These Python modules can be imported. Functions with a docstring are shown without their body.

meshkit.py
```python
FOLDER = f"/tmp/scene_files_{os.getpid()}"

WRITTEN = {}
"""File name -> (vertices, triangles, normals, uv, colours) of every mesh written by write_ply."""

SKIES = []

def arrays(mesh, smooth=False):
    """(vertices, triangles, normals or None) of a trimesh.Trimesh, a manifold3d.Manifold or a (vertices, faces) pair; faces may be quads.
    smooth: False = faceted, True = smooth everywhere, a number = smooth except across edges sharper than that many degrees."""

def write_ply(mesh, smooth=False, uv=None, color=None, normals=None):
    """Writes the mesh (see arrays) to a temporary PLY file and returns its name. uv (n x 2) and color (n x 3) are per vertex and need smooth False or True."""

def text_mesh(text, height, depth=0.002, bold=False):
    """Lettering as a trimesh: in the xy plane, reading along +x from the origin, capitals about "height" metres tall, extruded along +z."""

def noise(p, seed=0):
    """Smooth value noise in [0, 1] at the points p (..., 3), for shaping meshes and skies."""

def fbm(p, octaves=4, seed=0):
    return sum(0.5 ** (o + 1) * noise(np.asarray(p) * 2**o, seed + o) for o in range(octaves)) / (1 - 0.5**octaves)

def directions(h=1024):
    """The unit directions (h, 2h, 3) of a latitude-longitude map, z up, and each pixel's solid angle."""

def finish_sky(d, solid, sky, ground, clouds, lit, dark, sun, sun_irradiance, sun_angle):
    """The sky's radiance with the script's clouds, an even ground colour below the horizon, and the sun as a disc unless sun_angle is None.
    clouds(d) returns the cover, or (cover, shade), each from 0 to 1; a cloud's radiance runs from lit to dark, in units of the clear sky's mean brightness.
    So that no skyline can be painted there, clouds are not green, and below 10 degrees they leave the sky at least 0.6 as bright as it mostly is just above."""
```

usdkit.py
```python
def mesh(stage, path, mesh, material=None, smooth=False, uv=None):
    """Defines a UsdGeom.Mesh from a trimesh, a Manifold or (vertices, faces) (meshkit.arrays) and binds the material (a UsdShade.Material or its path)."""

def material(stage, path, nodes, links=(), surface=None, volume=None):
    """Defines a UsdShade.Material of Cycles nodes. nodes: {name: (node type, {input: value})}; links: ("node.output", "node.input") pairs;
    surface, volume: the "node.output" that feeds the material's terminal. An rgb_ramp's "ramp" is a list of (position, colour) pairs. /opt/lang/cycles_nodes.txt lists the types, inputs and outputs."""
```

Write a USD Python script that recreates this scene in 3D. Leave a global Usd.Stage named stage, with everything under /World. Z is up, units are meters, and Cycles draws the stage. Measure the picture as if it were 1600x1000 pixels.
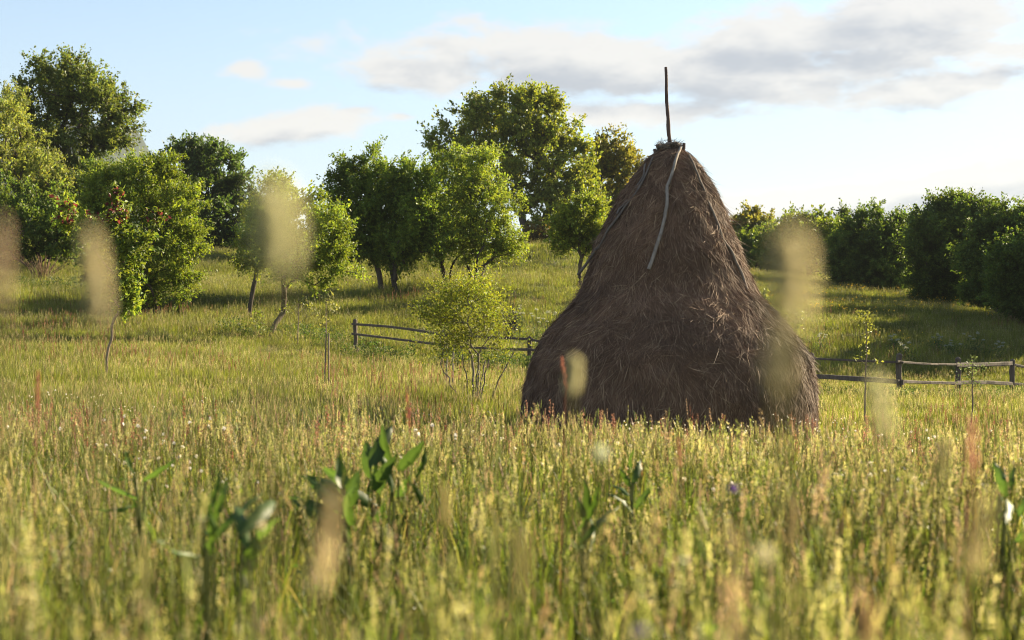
import math
import numpy as np
import trimesh
import usdkit
from meshkit import fbm, noise
from scipy.interpolate import RBFInterpolator
from pxr import Gf, Sdf, Usd, UsdGeom, UsdLux, UsdShade, Vt

stage = Usd.Stage.CreateInMemory()
UsdGeom.SetStageUpAxis(stage, "Z")
UsdGeom.SetStageMetersPerUnit(stage, 1.0)
UsdGeom.Xform.Define(stage, "/World")
UsdGeom.Scope.Define(stage, "/World/Looks")
T = Sdf.ValueTypeNames
PI = math.pi

# ------------------------------------------------------------------ camera
CAMZ, HORIZON, F = 1.0, 470.0, 1600 * 50 / 36.0
PITCH = math.atan((500 - HORIZON) / F)
cam = UsdGeom.Camera.Define(stage, "/World/camera")
cam.AddTranslateOp().Set(Gf.Vec3d(0, 0, CAMZ))
cam.AddRotateXOp().Set(90 - math.degrees(PITCH))
cam.CreateFocalLengthAttr(50.0)
cam.CreateHorizontalApertureAttr(36.0)
cam.CreateVerticalApertureAttr(22.5)
cam.CreateFStopAttr(3.0)
cam.CreateFocusDistanceAttr(22.0)
cam.CreateClippingRangeAttr(Gf.Vec2f(0.05, 20000))
cam.CreateExposureAttr(2.05)

# ------------------------------------------------------------------ sun and sky
SUN_EL, SUN_ROT = math.radians(22), math.radians(54)
SUN = np.array([math.sin(SUN_ROT) * math.cos(SUN_EL), math.cos(SUN_ROT) * math.cos(SUN_EL), math.sin(SUN_EL)])
sun = UsdLux.DistantLight.Define(stage, "/World/sun")
sun.CreateNormalizeAttr(True)
sun.CreateIntensityAttr(1.25)
sun.CreateAngleAttr(0.5)
sun.CreateColorAttr(Gf.Vec3f(1.0, 0.84, 0.57))
sun.AddRotateZOp().Set(-math.degrees(SUN_ROT))
sun.AddRotateXOp().Set(-(90 - math.degrees(SUN_EL)))
SKY_STRENGTH = 0.05


def sky_material():
    n, l = {}, []
    count = [0]

    def node(kind, _in=None, **links):
        count[0] += 1
        name = f"k{count[0]}"
        n[name] = (kind, _in or {})
        for k, v in links.items():
            l.append((v, f"{name}.{k}"))
        return name

    def m(op, a, b=None, c=None):
        ins, ln = {"math_type": op}, {}
        for i, v in enumerate((a, b, c)):
            if v is None:
                continue
            if isinstance(v, str):
                ln[f"value{i+1}"] = v
            else:
                ins[f"value{i+1}"] = float(v)
        return node("math", ins, **ln) + ".value"

    tc = node("texture_coordinate")
    sep = node("separate_xyz", vector=f"{tc}.generated")
    az = m("arctan2", f"{sep}.x", f"{sep}.y")
    el = m("arcsine", f"{sep}.z")
    A = lambda px: math.atan((px - 800) / F)
    E = lambda py: (HORIZON - py) / F
    # px, py, rx, ry, weight, tilt
    blobs = [(930, 105, 430, 62, 1.0, -0.02), (1240, 70, 190, 48, 0.9, 0.0), (1420, 55, 190, 66, 1.25, 0.10), (1180, 120, 300, 52, 0.95, 0.0),
             (980, 178, 190, 26, 0.6, 0.0), (455, 203, 165, 30, 0.95, 0.16), (545, 180, 60, 14, 0.7, 0.1), (384, 118, 38, 15, 0.6, 0), (462, 137, 38, 12, 0.6, 0), (625, 185, 30, 10, 0.5, 0),
             (1465, 155, 140, 36, 0.95, 0.05), (1420, 312, 460, 38, 1.2, 0.10), (1180, 318, 160, 22, 0.9, 0.0), (1650, 285, 200, 48, 1.2, 0.1), (1620, 100, 130, 16, 0.5, 0.0), (660, 118, 170, 34, 0.75, 0.0)]

    def density(dx, dy):
        a, e = m("add", az, dx), m("add", el, dy)
        best = None
        for px, py, rx, ry, w, t in blobs:
            u = m("subtract", a, A(px))
            v = m("subtract", e, E(py))
            v = m("multiply_add", u, -t, v)
            u2 = m("multiply", u, F / rx)
            v2 = m("multiply", v, F / ry)
            r = m("sqrt", m("add", m("multiply", u2, u2), m("multiply", v2, v2)))
            f = m("multiply_add", r, -w, w)
            best = f if best is None else m("maximum", best, f)
        vec = node("combine_xyz", x=a, y=m("multiply", e, 2.3)) + ".vector"
        nz = node("noise_texture", {"scale": 15.0, "detail": 9.0, "roughness": 0.58, "distortion": 0.15}, vector=vec) + ".fac"
        # further banks all round the sky
        big = node("noise_texture", {"scale": 2.6, "detail": 3.0}, vector=node("mapping", {"scale": (1, 1, 3.0), "location": (3.1, 0.4, 1.7)}, vector=f"{tc}.generated") + ".vector") + ".fac"
        far = m("maximum", m("subtract", m("absolute", az), 0.52), 0.0)
        far = m("minimum", m("multiply", far, 4.0), 1.0)
        other = m("multiply", m("multiply_add", big, 5.0, -2.75), far)
        other = m("subtract", other, m("subtract", 1.0, far))
        best = m("maximum", best, other)
        best = m("minimum", m("maximum", best, -1.0), 0.8)
        return m("add", best, m("multiply_add", nz, 2.3, -1.28)), nz

    d0, nz = density(0.0, 0.0)
    d1, _ = density(0.022, 0.016)
    cover = node("map_range", {"range_type": "smoothstep", "from_min": -0.3, "from_max": 0.28, "to_min": 0.0, "to_max": 0.92, "clamp": True}, value=d0) + ".result"
    lit = node("map_range", {"range_type": "smoothstep", "from_min": -0.15, "from_max": 0.85, "to_min": 1.0, "to_max": 0.0, "clamp": True}, value=d1) + ".result"
    sky = node("sky_texture", {"sky_type": "single_scattering", "sun_disc": False, "sun_elevation": SUN_EL, "sun_rotation": SUN_ROT, "altitude": 300.0, "air_density": 1.0, "aerosol_density": 0.25, "ozone_density": 1.0})
    cc = node("mix", {"mix_type": "mix", "color1": CLOUD_DARK, "color2": CLOUD_LIT}, fac=lit) + ".color"
    veil = node("map_range", {"range_type": "smoothstep", "from_min": -0.02, "from_max": 0.34, "to_min": 0.85, "to_max": 0.0, "clamp": True}, value=el) + ".result"
    pale = node("mix", {"mix_type": "mix", "color2": (2.65, 3.1, 3.7)}, fac=veil, color1=f"{sky}.color") + ".color"
    mix = node("mix", {"mix_type": "mix"}, fac=cover, color1=pale, color2=cc) + ".color"
    bg = node("background_shader", {"strength": SKY_STRENGTH}, color=mix)
    return usdkit.material(stage, "/World/Looks/sky", n, l, surface=f"{bg}.background")


CLOUD_DARK, CLOUD_LIT = (2.35, 2.5, 2.8), (4.15, 4.05, 3.9)
dome = UsdLux.DomeLight.Define(stage, "/World/sky")
UsdShade.MaterialBindingAPI.Apply(dome.GetPrim()).Bind(sky_material())
dome.GetPrim().SetCustomDataByKey("kind", "structure")


# ------------------------------------------------------------------ helpers
def direction(px, py):
    x, u = (px - 800) / F, (500 - py) / F
    c, s = math.cos(PITCH), math.sin(PITCH)
    return np.array([x, c + u * s, u * c - s])


def at(px, py, d):
    """The point at depth d (metres along +y) seen in the direction of a pixel of the 1600 x 1000 photograph."""
    v = direction(px, py)
    return np.array([0, 0, CAMZ]) + v * (d / v[1])


used = {}


def path_for(name, parent="/World"):
    k = f"{parent}/{name}"
    i = used.get(k, 0)
    used[k] = i + 1
    return k if i == 0 else f"{k}_{i:03d}"


def tag(prim, label=None, category=None, group=None, kind=None):
    for k, v in (("label", label), ("category", category), ("group", group), ("kind", kind)):
        if v:
            prim.SetCustomDataByKey(k, v)


def thing(name, label, category, loc, rotz=0.0, group=None):
    x = UsdGeom.Xform.Define(stage, path_for(name))
    x.AddTranslateOp().Set(Gf.Vec3d(*map(float, loc)))
    if rotz:
        x.AddRotateZOp().Set(math.degrees(rotz))
    tag(x.GetPrim(), label, category, group)
    return x


def put(path, V, Fc, mat, tint=None, smooth=False, normals=None):
    V = np.asarray(V, np.float32)
    Fc = np.asarray(Fc, np.int32)
    g = UsdGeom.Mesh.Define(stage, path)
    g.CreatePointsAttr(Vt.Vec3fArray.FromNumpy(np.ascontiguousarray(V)))
    g.CreateFaceVertexCountsAttr(Vt.IntArray.FromNumpy(np.full(len(Fc), 3, np.int32)))
    g.CreateFaceVertexIndicesAttr(Vt.IntArray.FromNumpy(np.ascontiguousarray(Fc.ravel())))
    g.CreateSubdivisionSchemeAttr("none")
    if smooth and normals is None:
        fn = np.cross(V[Fc[:, 1]] - V[Fc[:, 0]], V[Fc[:, 2]] - V[Fc[:, 0]])
        normals = np.zeros_like(V)
        for k in range(3):
            np.add.at(normals, Fc[:, k], fn)
    if normals is not None:
        ln = np.linalg.norm(normals, axis=1, keepdims=True)
        normals = np.where(ln > 0, normals / np.maximum(ln, 1e-20), [0, 0, 1.0])
        g.CreateNormalsAttr(Vt.Vec3fArray.FromNumpy(np.ascontiguousarray(normals.astype(np.float32))))
        g.SetNormalsInterpolation("vertex")
    if tint is not None:
        tint = np.broadcast_to(np.asarray(tint, np.float32), V.shape)
        UsdGeom.PrimvarsAPI(g).CreatePrimvar("tint", T.Color3fArray, "vertex").Set(Vt.Vec3fArray.FromNumpy(np.ascontiguousarray(tint)))
    UsdShade.MaterialBindingAPI.Apply(g.GetPrim()).Bind(mat)
    return g


JOINED = ("twigs", "branches", "crown", "flower_heads", "leaves", "stems", "straw", "straw_tuft")


def part(parent, name, V, Fc, mat, tint=None, smooth=False, label=None, normals=None):
    p = str(parent.GetPath())
    g = put(path_for(name, p), V, Fc, mat, tint, smooth, normals)
    tag(g.GetPrim(), label, kind="stuff" if name in JOINED else None)
    return g


class MB:
    """Collects geometry for one mesh."""

    def __init__(self):
        self.v, self.f, self.t, self.n = [], [], [], 0

    def add(self, V, Fc, tint=(0.5, 0.5, 0.5)):
        V = np.asarray(V, float).reshape(-1, 3)
        self.v.append(V)
        self.f.append(np.asarray(Fc, int).reshape(-1, 3) + self.n)
        self.t.append(np.broadcast_to(np.asarray(tint, float), V.shape))
        self.n += len(V)
        return self

    def arrays(self):
        return np.vstack(self.v), np.vstack(self.f), np.vstack(self.t)

    def tube(self, P, R, sides=6, tint=(0.5, 0.5, 0.5), cap=True):
        V, Fc = tube(P, R, sides, cap)
        return self.add(V, Fc, tint)


def tube(P, R, sides=6, cap=True):
    P = np.asarray(P, float)
    R = np.broadcast_to(np.asarray(R, float), (len(P),))
    t = np.gradient(P, axis=0)
    t /= np.linalg.norm(t, axis=1, keepdims=True) + 1e-12
    ref = np.array([0, 0, 1.0]) if abs(t[:, 2]).mean() < 0.8 else np.array([1.0, 0, 0])
    a = np.cross(t, ref)
    a /= np.linalg.norm(a, axis=1, keepdims=True) + 1e-12
    b = np.cross(t, a)
    ang = np.arange(sides) * 2 * PI / sides
    V = (P[:, None] + R[:, None, None] * (np.cos(ang)[None, :, None] * a[:, None] + np.sin(ang)[None, :, None] * b[:, None])).reshape(-1, 3)
    n = len(P)
    i, j = np.meshgrid(np.arange(n - 1), np.arange(sides), indexing="ij")
    i, j = i.ravel(), j.ravel()
    k = (j + 1) % sides
    q0, q1, q2, q3 = i * sides + j, i * sides + k, (i + 1) * sides + k, (i + 1) * sides + j
    Fc = np.vstack([np.stack([q0, q2, q1], 1), np.stack([q0, q3, q2], 1)])
    if cap:
        V = np.vstack([V, P[:1], P[-1:]])
        jj = np.arange(sides)
        kk = (jj + 1) % sides
        c0, c1 = n * sides, n * sides + 1
        Fc = np.vstack([Fc, np.stack([np.full(sides, c0), jj, kk], 1), np.stack([np.full(sides, c1), (n - 1) * sides + kk, (n - 1) * sides + jj], 1)])
    return V, Fc


def unit(v):
    return v / (np.linalg.norm(v, axis=-1, keepdims=True) + 1e-12)


# ------------------------------------------------------------------ materials
def look(name, nodes, links, surface="out.closure"):
    return usdkit.material(stage, f"/World/Looks/{name}", nodes, links, surface=surface)


def leafy(name, trans=0.4, rough=0.5, spec=0.35, patch=0.35, patch_scale=0.6, gain=(1.25, 1.25, 0.8)):
    """Thin plant tissue: colour from the plant's own tint, a little uneven from place to place, letting light through."""
    return look(name, {
        "a": ("attribute", {"attribute": "tint"}),
        "g": ("geometry", {}),
        "nz": ("noise_texture", {"scale": patch_scale, "detail": 3.0}),
        "mr": ("map_range", {"from_min": 0.3, "from_max": 0.7, "to_min": 1 - patch, "to_max": 1 + patch, "clamp": True}),
        "mul": ("vector_math", {"math_type": "scale"}),
        "tr": ("mix", {"mix_type": "multiply", "fac": 1.0, "color2": gain}),
        "p": ("principled_bsdf", {"roughness": rough, "specular_ior_level": spec}),
        "t": ("translucent_bsdf", {}),
        "out": ("mix_closure", {"fac": trans})},
        [("g.position", "nz.vector"), ("nz.fac", "mr.value"), ("a.color", "mul.vector1"), ("mr.result", "mul.scale"), ("mul.vector", "p.base_color"),
         ("mul.vector", "tr.color1"), ("tr.color", "t.color"), ("p.BSDF", "out.closure1"), ("t.BSDF", "out.closure2")])


def tinted(name, rough=0.8, spec=0.2, bump=0.0, scale=30.0, vary=0.35, stretch=(1, 1, 0.12)):
    return look(name, {
        "a": ("attribute", {"attribute": "tint"}), "tc": ("texture_coordinate", {}), "mp": ("mapping", {"scale": stretch}),
        "nz": ("noise_texture", {"scale": scale, "detail": 5.0, "roughness": 0.65}),
        "mr": ("map_range", {"from_min": 0.25, "from_max": 0.75, "to_min": 1 - vary, "to_max": 1 + vary, "clamp": True}),
        "mul": ("vector_math", {"math_type": "scale"}), "b": ("bump", {"strength": 1.0 if bump else 0.0, "distance": max(bump, 1e-4)}),
        "p": ("principled_bsdf", {"roughness": rough, "specular_ior_level": spec})},
        [("tc.object", "mp.vector"), ("mp.vector", "nz.vector"), ("nz.fac", "mr.value"), ("a.color", "mul.vector1"), ("mr.result", "mul.scale"), ("mul.vector", "p.base_color"), ("nz.fac", "b.height"), ("b.normal", "p.normal")],
        surface="p.BSDF")


LEAF = leafy("leaf", trans=0.46, patch=0.3, patch_scale=0.7, gain=(1.5, 1.45, 0.75))
GRASS = leafy("grass", trans=0.5, rough=0.5, spec=0.3, patch=0.38, patch_scale=0.45, gain=(1.3, 1.3, 0.8))
HEAD = leafy("seed_head", trans=0.55, rough=0.7, spec=0.2, patch=0.1, gain=(1.08, 1.05, 0.98))
BARK = tinted("bark", rough=0.9, spec=0.15, bump=0.03, scale=14.0, vary=0.5)
HAY = tinted("hay", rough=0.75, spec=0.25, scale=5.0, vary=0.2, stretch=(1, 1, 1))
WOOD = tinted("weathered_wood", rough=0.85, spec=0.2, bump=0.012, scale=26.0, vary=0.45)
SOIL = look("turf", {
    "g": ("geometry", {}), "n1": ("noise_texture", {"scale": 0.35, "detail": 6.0, "roughness": 0.6}), "n2": ("noise_texture", {"scale": 9.0, "detail": 5.0, "roughness": 0.7}),
    "r1": ("rgb_ramp", {"ramp": [(0.3, (0.055, 0.068, 0.018)), (0.5, (0.085, 0.092, 0.026)), (0.7, (0.12, 0.108, 0.036))]}),
    "r2": ("rgb_ramp", {"ramp": [(0.3, (0.55, 0.55, 0.55)), (0.7, (1.3, 1.3, 1.2))]}),
    "m": ("mix", {"mix_type": "multiply", "fac": 1.0}), "b": ("bump", {"distance": 0.12, "strength": 1.0}),
    "p": ("principled_bsdf", {"roughness": 0.95, "specular_ior_level": 0.1})},
    [("g.position", "n1.vector"), ("g.position", "n2.vector"), ("n1.fac", "r1.fac"), ("n2.fac", "r2.fac"), ("r1.color", "m.color1"), ("r2.color", "m.color2"), ("m.color", "p.base_color"), ("n2.fac", "b.height"), ("b.normal", "p.normal")],
    surface="p.BSDF")
ROCK = look("far_slope", {
    "g": ("geometry", {}), "n1": ("noise_texture", {"scale": 0.05, "detail": 8.0, "roughness": 0.65}),
    "r1": ("rgb_ramp", {"ramp": [(0.35, (0.022, 0.032, 0.026)), (0.55, (0.035, 0.045, 0.038)), (0.7, (0.07, 0.075, 0.075))]}),
    "p": ("principled_bsdf", {"roughness": 0.95, "specular_ior_level": 0.1})},
    [("g.position", "n1.vector"), ("n1.fac", "r1.fac"), ("r1.color", "p.base_color")], surface="p.BSDF")

# ------------------------------------------------------------------ the ground
_ctrl = []
for X, Y, z in [(0, 0, -0.80), (-3, 0, -0.80), (3, 0, -0.80), (0, -15, -0.35), (-30, -10, -0.3), (30, -10, -0.8), (0, 5, -1.2), (-2, 5, -1.17), (2, 5, -1.22),
                (0, 10, -1.45), (-4, 10, -1.36), (4, 10, -1.5), (-7, 22, -1.72), (2.4, 22, -2.15), (8, 22, -2.12), (-30, 30, -0.4), (40, 30, -2.2), (-45, 60, 2.6), (45, 60, -0.4),
                (-40, 110, 6.0), (0, 140, 2.5), (45, 110, 3.0), (-30, 150, 5), (40, 150, 3.0), (-60, 10, 1.0), (60, 0, -2.0)]:
    _ctrl.append((X, Y, z))
for px, py, d in [(165, 592, 28), (507, 615, 28), (735, 630, 26), (1405, 622, 36), (1582, 616, 41), (555, 556, 44), (825, 580, 42), (420, 531, 45), (230, 492, 52), (600, 463, 60), (720, 447, 62),
                  (905, 452, 60), (838, 389, 76), (745, 424, 72), (930, 424, 72), (830, 402, 95), (900, 408, 97), (740, 408, 92), (60, 412, 70), (310, 400, 90), (1180, 436, 90), (1360, 458, 78), (1500, 484, 70), (1600, 506, 62), (1400, 549, 50), (1100, 545, 50), (400, 440, 75), (100, 505, 48)]:
    p = at(px, py, d)
    _ctrl.append((p[0], p[1], p[2] - CAMZ))
_ctrl = np.array(_ctrl)
_rbf = RBFInterpolator(_ctrl[:, :2], _ctrl[:, 2], kernel="thin_plate_spline", smoothing=0.5)


def ground(x, y, fine=True):
    x, y = np.broadcast_arrays(np.asarray(x, float), np.asarray(y, float))
    shape = x.shape
    q = np.stack([np.clip(x.ravel(), -62, 62), np.clip(y.ravel(), -15, 150)], 1)
    z = np.concatenate([_rbf(c) for c in np.array_split(q, max(1, len(q) // 20000))]) if len(q) else np.zeros(0)
    far = np.maximum(np.maximum(np.abs(x.ravel()) - 62, 0), np.maximum(y.ravel() - 118, 0))
    z = z - np.minimum(far * 0.10, 14) - (far > 0) * 0
    if fine:
        p = np.stack([x.ravel(), y.ravel(), 0 * y.ravel()], 1)
        z = z + (fbm(p * 0.45, 3, 5) - 0.5) * 0.16
    return z.reshape(shape) + CAMZ


def axis(lo, hi, step, outer, k):
    a = np.arange(lo, hi + step, step)
    s, up, dn = step, [a[-1]], [a[0]]
    while up[-1] < outer[1]:
        s *= k
        up.append(up[-1] + s)
    s = step
    while dn[-1] > outer[0]:
        s *= k
        dn.append(dn[-1] - s)
    return np.concatenate([dn[:0:-1], a, up[1:]])


gx, gy = axis(-45, 45, 0.75, (-900, 900), 1.25), axis(-6, 120, 0.75, (-400, 1500), 1.25)
GX, GY = np.meshgrid(gx, gy)
GZ = ground(GX, GY)
nx, ny = len(gx), len(gy)
i, j = np.meshgrid(np.arange(ny - 1), np.arange(nx - 1), indexing="ij")
q = (i * nx + j).ravel()
g = put(path_for("ground"), np.stack([GX, GY, GZ], -1).reshape(-1, 3), np.vstack([np.stack([q, q + 1, q + nx + 1], 1), np.stack([q, q + nx + 1, q + nx], 1)]), SOIL, smooth=True)
tag(g.GetPrim(), "meadow ground falling to the haystack and rising to the trees", kind="structure")

# the blue mountain behind the trees on the left
mx, my = np.meshgrid(np.linspace(-900, 40, 120), np.linspace(900, 1500, 70))
pk = at(192, 206, 1200)
r = np.sqrt(((mx - pk[0]) / np.where(mx > pk[0], 46, 360)) ** 2 + ((my - 1200) / 260) ** 2)
mz = np.clip(1.12 - r, -0.3, 1.0)
mz = (pk[2] + 10) * np.where(mz > 0, np.maximum(mz, 0) ** 0.8, mz) + (fbm(np.stack([mx, my, 0 * mx], -1) * 0.016, 5, 3) - 0.5) * 24 - 6
q = (np.arange(69)[:, None] * 120 + np.arange(119)).ravel()
g = put(path_for("mountain"), np.stack([mx, my, mz], -1).reshape(-1, 3), np.vstack([np.stack([q, q + 1, q + 121], 1), np.stack([q, q + 121, q + 120], 1)]), ROCK, smooth=True)
tag(g.GetPrim(), "far bluish mountain between the tall oak and the dark round tree", kind="structure")
hb = trimesh.creation.box(bounds=[[-1350, -750, float(min(GZ.min(), mz.min())) - 1.0], [1350, 2050, float(mz.max()) + 6.0]])
HAZE = usdkit.material(stage, "/World/Looks/haze", {"v": ("principled_volume", {"color": (0.80, 0.90, 1.0), "density": 0.00007, "anisotropy": 0.2})}, [], volume="v.volume")
g = put(path_for("haze"), hb.vertices, hb.faces, HAZE)
tag(g.GetPrim(), "thin bluish air that fades the far mountain", kind="stuff")


# ------------------------------------------------------------------ leaves and trees
def leaves(pos, out, size, rng, colors, droop=0.0, slim=0.5):
    """Folded leaves: 4 vertices, 2 triangles each."""
    n = len(pos)
    d = unit(out + rng.normal(0, 0.55, (n, 3)) + [0, 0, -droop])
    nr = unit(np.cross(d, unit(rng.normal(0, 1, (n, 3)))) + [0, 0, 0.35])
    s = unit(np.cross(d, nr))
    L = size * rng.uniform(0.65, 1.25, (n, 1))
    W = L * slim * 0.5
    base = pos - d * L * 0.5
    fold = nr * W * 0.35
    V = np.stack([base, base + d * L * 0.48 + s * W + fold, base + d * L, base + d * L * 0.48 - s * W + fold], 1).reshape(-1, 3)
    k = np.arange(n)[:, None] * 4
    Fc = np.concatenate([k + [0, 1, 2], k + [0, 2, 3]], 1).reshape(-1, 3)
    return V, Fc, np.repeat(colors, 4, 0)


def make_tree(name, label, category, base, blobs, d, clusters, per, leaf, color, trunk_r, seed, stems=1, fork=0.3, group=None, cl_r=0.32, depth=1.0, bark=(0.07, 0.055, 0.042),
              vary=0.25, accent=None, droop=0.1, shell=0.42, spread=0.25, slim=0.55, fill=0.35, wisp=1.0):
    """A tree: trunk and limbs reach out to leaf clusters that fill the crown's lobes. base = (pixel x, pixel y or None); blobs = crown lobes (px, py, rx, ry[, depth offset in m]) at depth d."""
    rng = np.random.default_rng(seed)
    s = d / F
    per, leaf = int(per * 1.2), leaf * 1.15
    color = np.array(color) * np.array([1.78, 1.66, 1.0])
    bx = at(base[0], 470, d)[0]
    b = np.array([bx, d, 0.0])
    b[2] = float(ground(b[0], b[1])) - 0.05
    C = np.array([at(q[0], q[1], d) for q in blobs])
    C[:, 1] += [q[4] if len(q) > 4 else 0 for q in blobs]
    R = np.array([[q[2] * s, q[2] * s * depth, q[3] * s] for q in blobs])
    vol = R.prod(1) ** 0.8
    pick = rng.choice(len(blobs), clusters, p=vol / vol.sum())
    u = unit(rng.normal(0, 1, (clusters, 3)))
    P = C[pick] + R[pick] * u * (rng.uniform(0, 1, (clusters, 1)) ** shell) * (1 - 0.0 * cl_r)
    gz = ground(P[:, 0], P[:, 1])
    P[:, 2] = np.maximum(P[:, 2], gz + 0.25)
    centre = (C * vol[:, None]).sum(0) / vol.sum()
    top = (C[:, 2] + R[:, 2]).max()
    # skeleton
    nodes, parent, length, dirs = [], [], [], []

    def push(p, par):
        nodes.append(p)
        parent.append(par)
        length.append(0 if par < 0 else length[par] + np.linalg.norm(p - nodes[par]))
        dirs.append(np.array([0, 0, 1.0]) if par < 0 else unit(p - nodes[par]))
        return len(nodes) - 1

    hf = (top - b[2]) * fork
    for k in range(stems):
        off = np.array([rng.normal(0, 0.12), rng.normal(0, 0.12), 0]) * (stems > 1)
        tgt = b + off * 6 * (top - b[2]) / 6 + np.array([(centre[0] - b[0]) * 0.5, (centre[1] - b[1]) * 0.5, hf]) * rng.uniform(0.85, 1.15)
        prev = push(b + off, -1)
        m = 6
        for t in range(1, m + 1):
            w = t / m
            prev = push(b + off + (tgt - b - off) * [w ** 1.3, w ** 1.3, w] + rng.normal(0, 0.03, 3) * hf * 0.5, prev)
    order = np.argsort(np.linalg.norm(P - (b + [0, 0, hf]), axis=1))
    tips = np.zeros(clusters, int)
    usable = [k for k in range(len(nodes)) if k % 7 >= 4]
    step = max(0.25, (top - b[2]) / 16)
    for c in order:
        N = np.array(nodes)[usable]
        dist = np.linalg.norm(N - P[c], axis=1)
        cost = dist + spread * np.array(length)[usable] + 1.0 * np.maximum(0, N[:, 2] - P[c][2] - 0.1 * dist)
        k = usable[int(np.argmin(cost))]
        a, e = nodes[k], P[c]
        D = np.linalg.norm(e - a)
        ctrl = a + (dirs[k] * 0.45 + unit(e - a) * 0.55) * D * 0.5
        m = max(2, int(D / step))
        prev = k
        for t in range(1, m + 1):
            w = t / m
            p = a * (1 - w) ** 2 + 2 * ctrl * w * (1 - w) + e * w * w
            if t < m:
                p = p + rng.normal(0, 0.035, 3) * D / m * 2
            prev = push(p, prev)
            usable.append(prev)
        tips[c] = prev
    nodes_a, par = np.array(nodes), np.array(parent)
    rad = np.zeros(len(nodes))
    acc = np.zeros(len(nodes))
    acc[tips] += 1.0
    kids = [[] for _ in nodes]
    for k in range(len(nodes) - 1, -1, -1):
        if acc[k] == 0:
            acc[k] = 0.5
        rad[k] = acc[k] ** (1 / 2.15)
        if par[k] >= 0:
            acc[par[k]] += acc[k]
            kids[par[k]].append(k)
    rad = np.maximum(rad * trunk_r / rad[par < 0].max(), 0.010 * d / 60)
    onstem = np.arange(len(nodes)) < 7 * stems
    rad[onstem] = np.maximum(rad[onstem], trunk_r * 0.55)
    mb, root_mb = MB(), MB()
    # chains: follow the thickest child
    starts = [k for k in range(len(nodes)) if par[k] < 0]
    work = [(k, -1) for k in starts]
    while work:
        k, p0 = work.pop()
        if p0 < 0 and acc[k] < 1 and len(starts) < 4:
            continue
        chain, rr = ([p0] if p0 >= 0 else []) + [k], []
        while kids[chain[-1]]:
            ks = sorted(kids[chain[-1]], key=lambda c: -rad[c])
            for c in ks[1:]:
                work.append((c, chain[-1]))
            chain.append(ks[0])
        pts = nodes_a[chain]
        rr = rad[chain].copy()
        if p0 >= 0:
            rr[0] = rr[1]
        else:
            rr[0] *= 1.35
        (root_mb if p0 < 0 else mb).tube(pts - b, rr, 7 if p0 < 0 else 4, np.array(bark) * rng.uniform(0.85, 1.15), cap=False)
    # leaves
    n = clusters * per
    ci = np.repeat(np.arange(clusters), per)
    K = 6
    tw = unit(rng.normal(0, 1, (clusters, K, 3)) + unit(P - centre)[:, None] * 0.9 + [0, 0, 0.25])
    tl = rng.uniform(0.4, 1.9, (clusters, K, 1)) * cl_r * 1.4 * wisp
    ki = rng.integers(0, K, n)
    w = rng.uniform(0.0, 1, (n, 1)) ** 0.8
    off = tw[ci, ki] * tl[ci, ki] * w
    pos = P[ci] + off + rng.normal(0, cl_r * 0.2, (n, 3))
    if fill:
        # leaves along the outer limbs
        thin = np.where((acc <= np.quantile(acc, 0.6)) & (par >= 0))[0]
        nf = int(n * fill)
        tk = rng.choice(thin, nf)
        pf = nodes_a[tk] + (nodes_a[par[tk]] - nodes_a[tk]) * rng.uniform(0, 1, (nf, 1)) + rng.normal(0, cl_r * 0.42, (nf, 3))
        pos = np.vstack([pos, pf])
        off = np.vstack([off, rng.normal(0, 1, (nf, 3))])
        ci = np.concatenate([ci, rng.integers(0, clusters, nf)])
        n += nf
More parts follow.
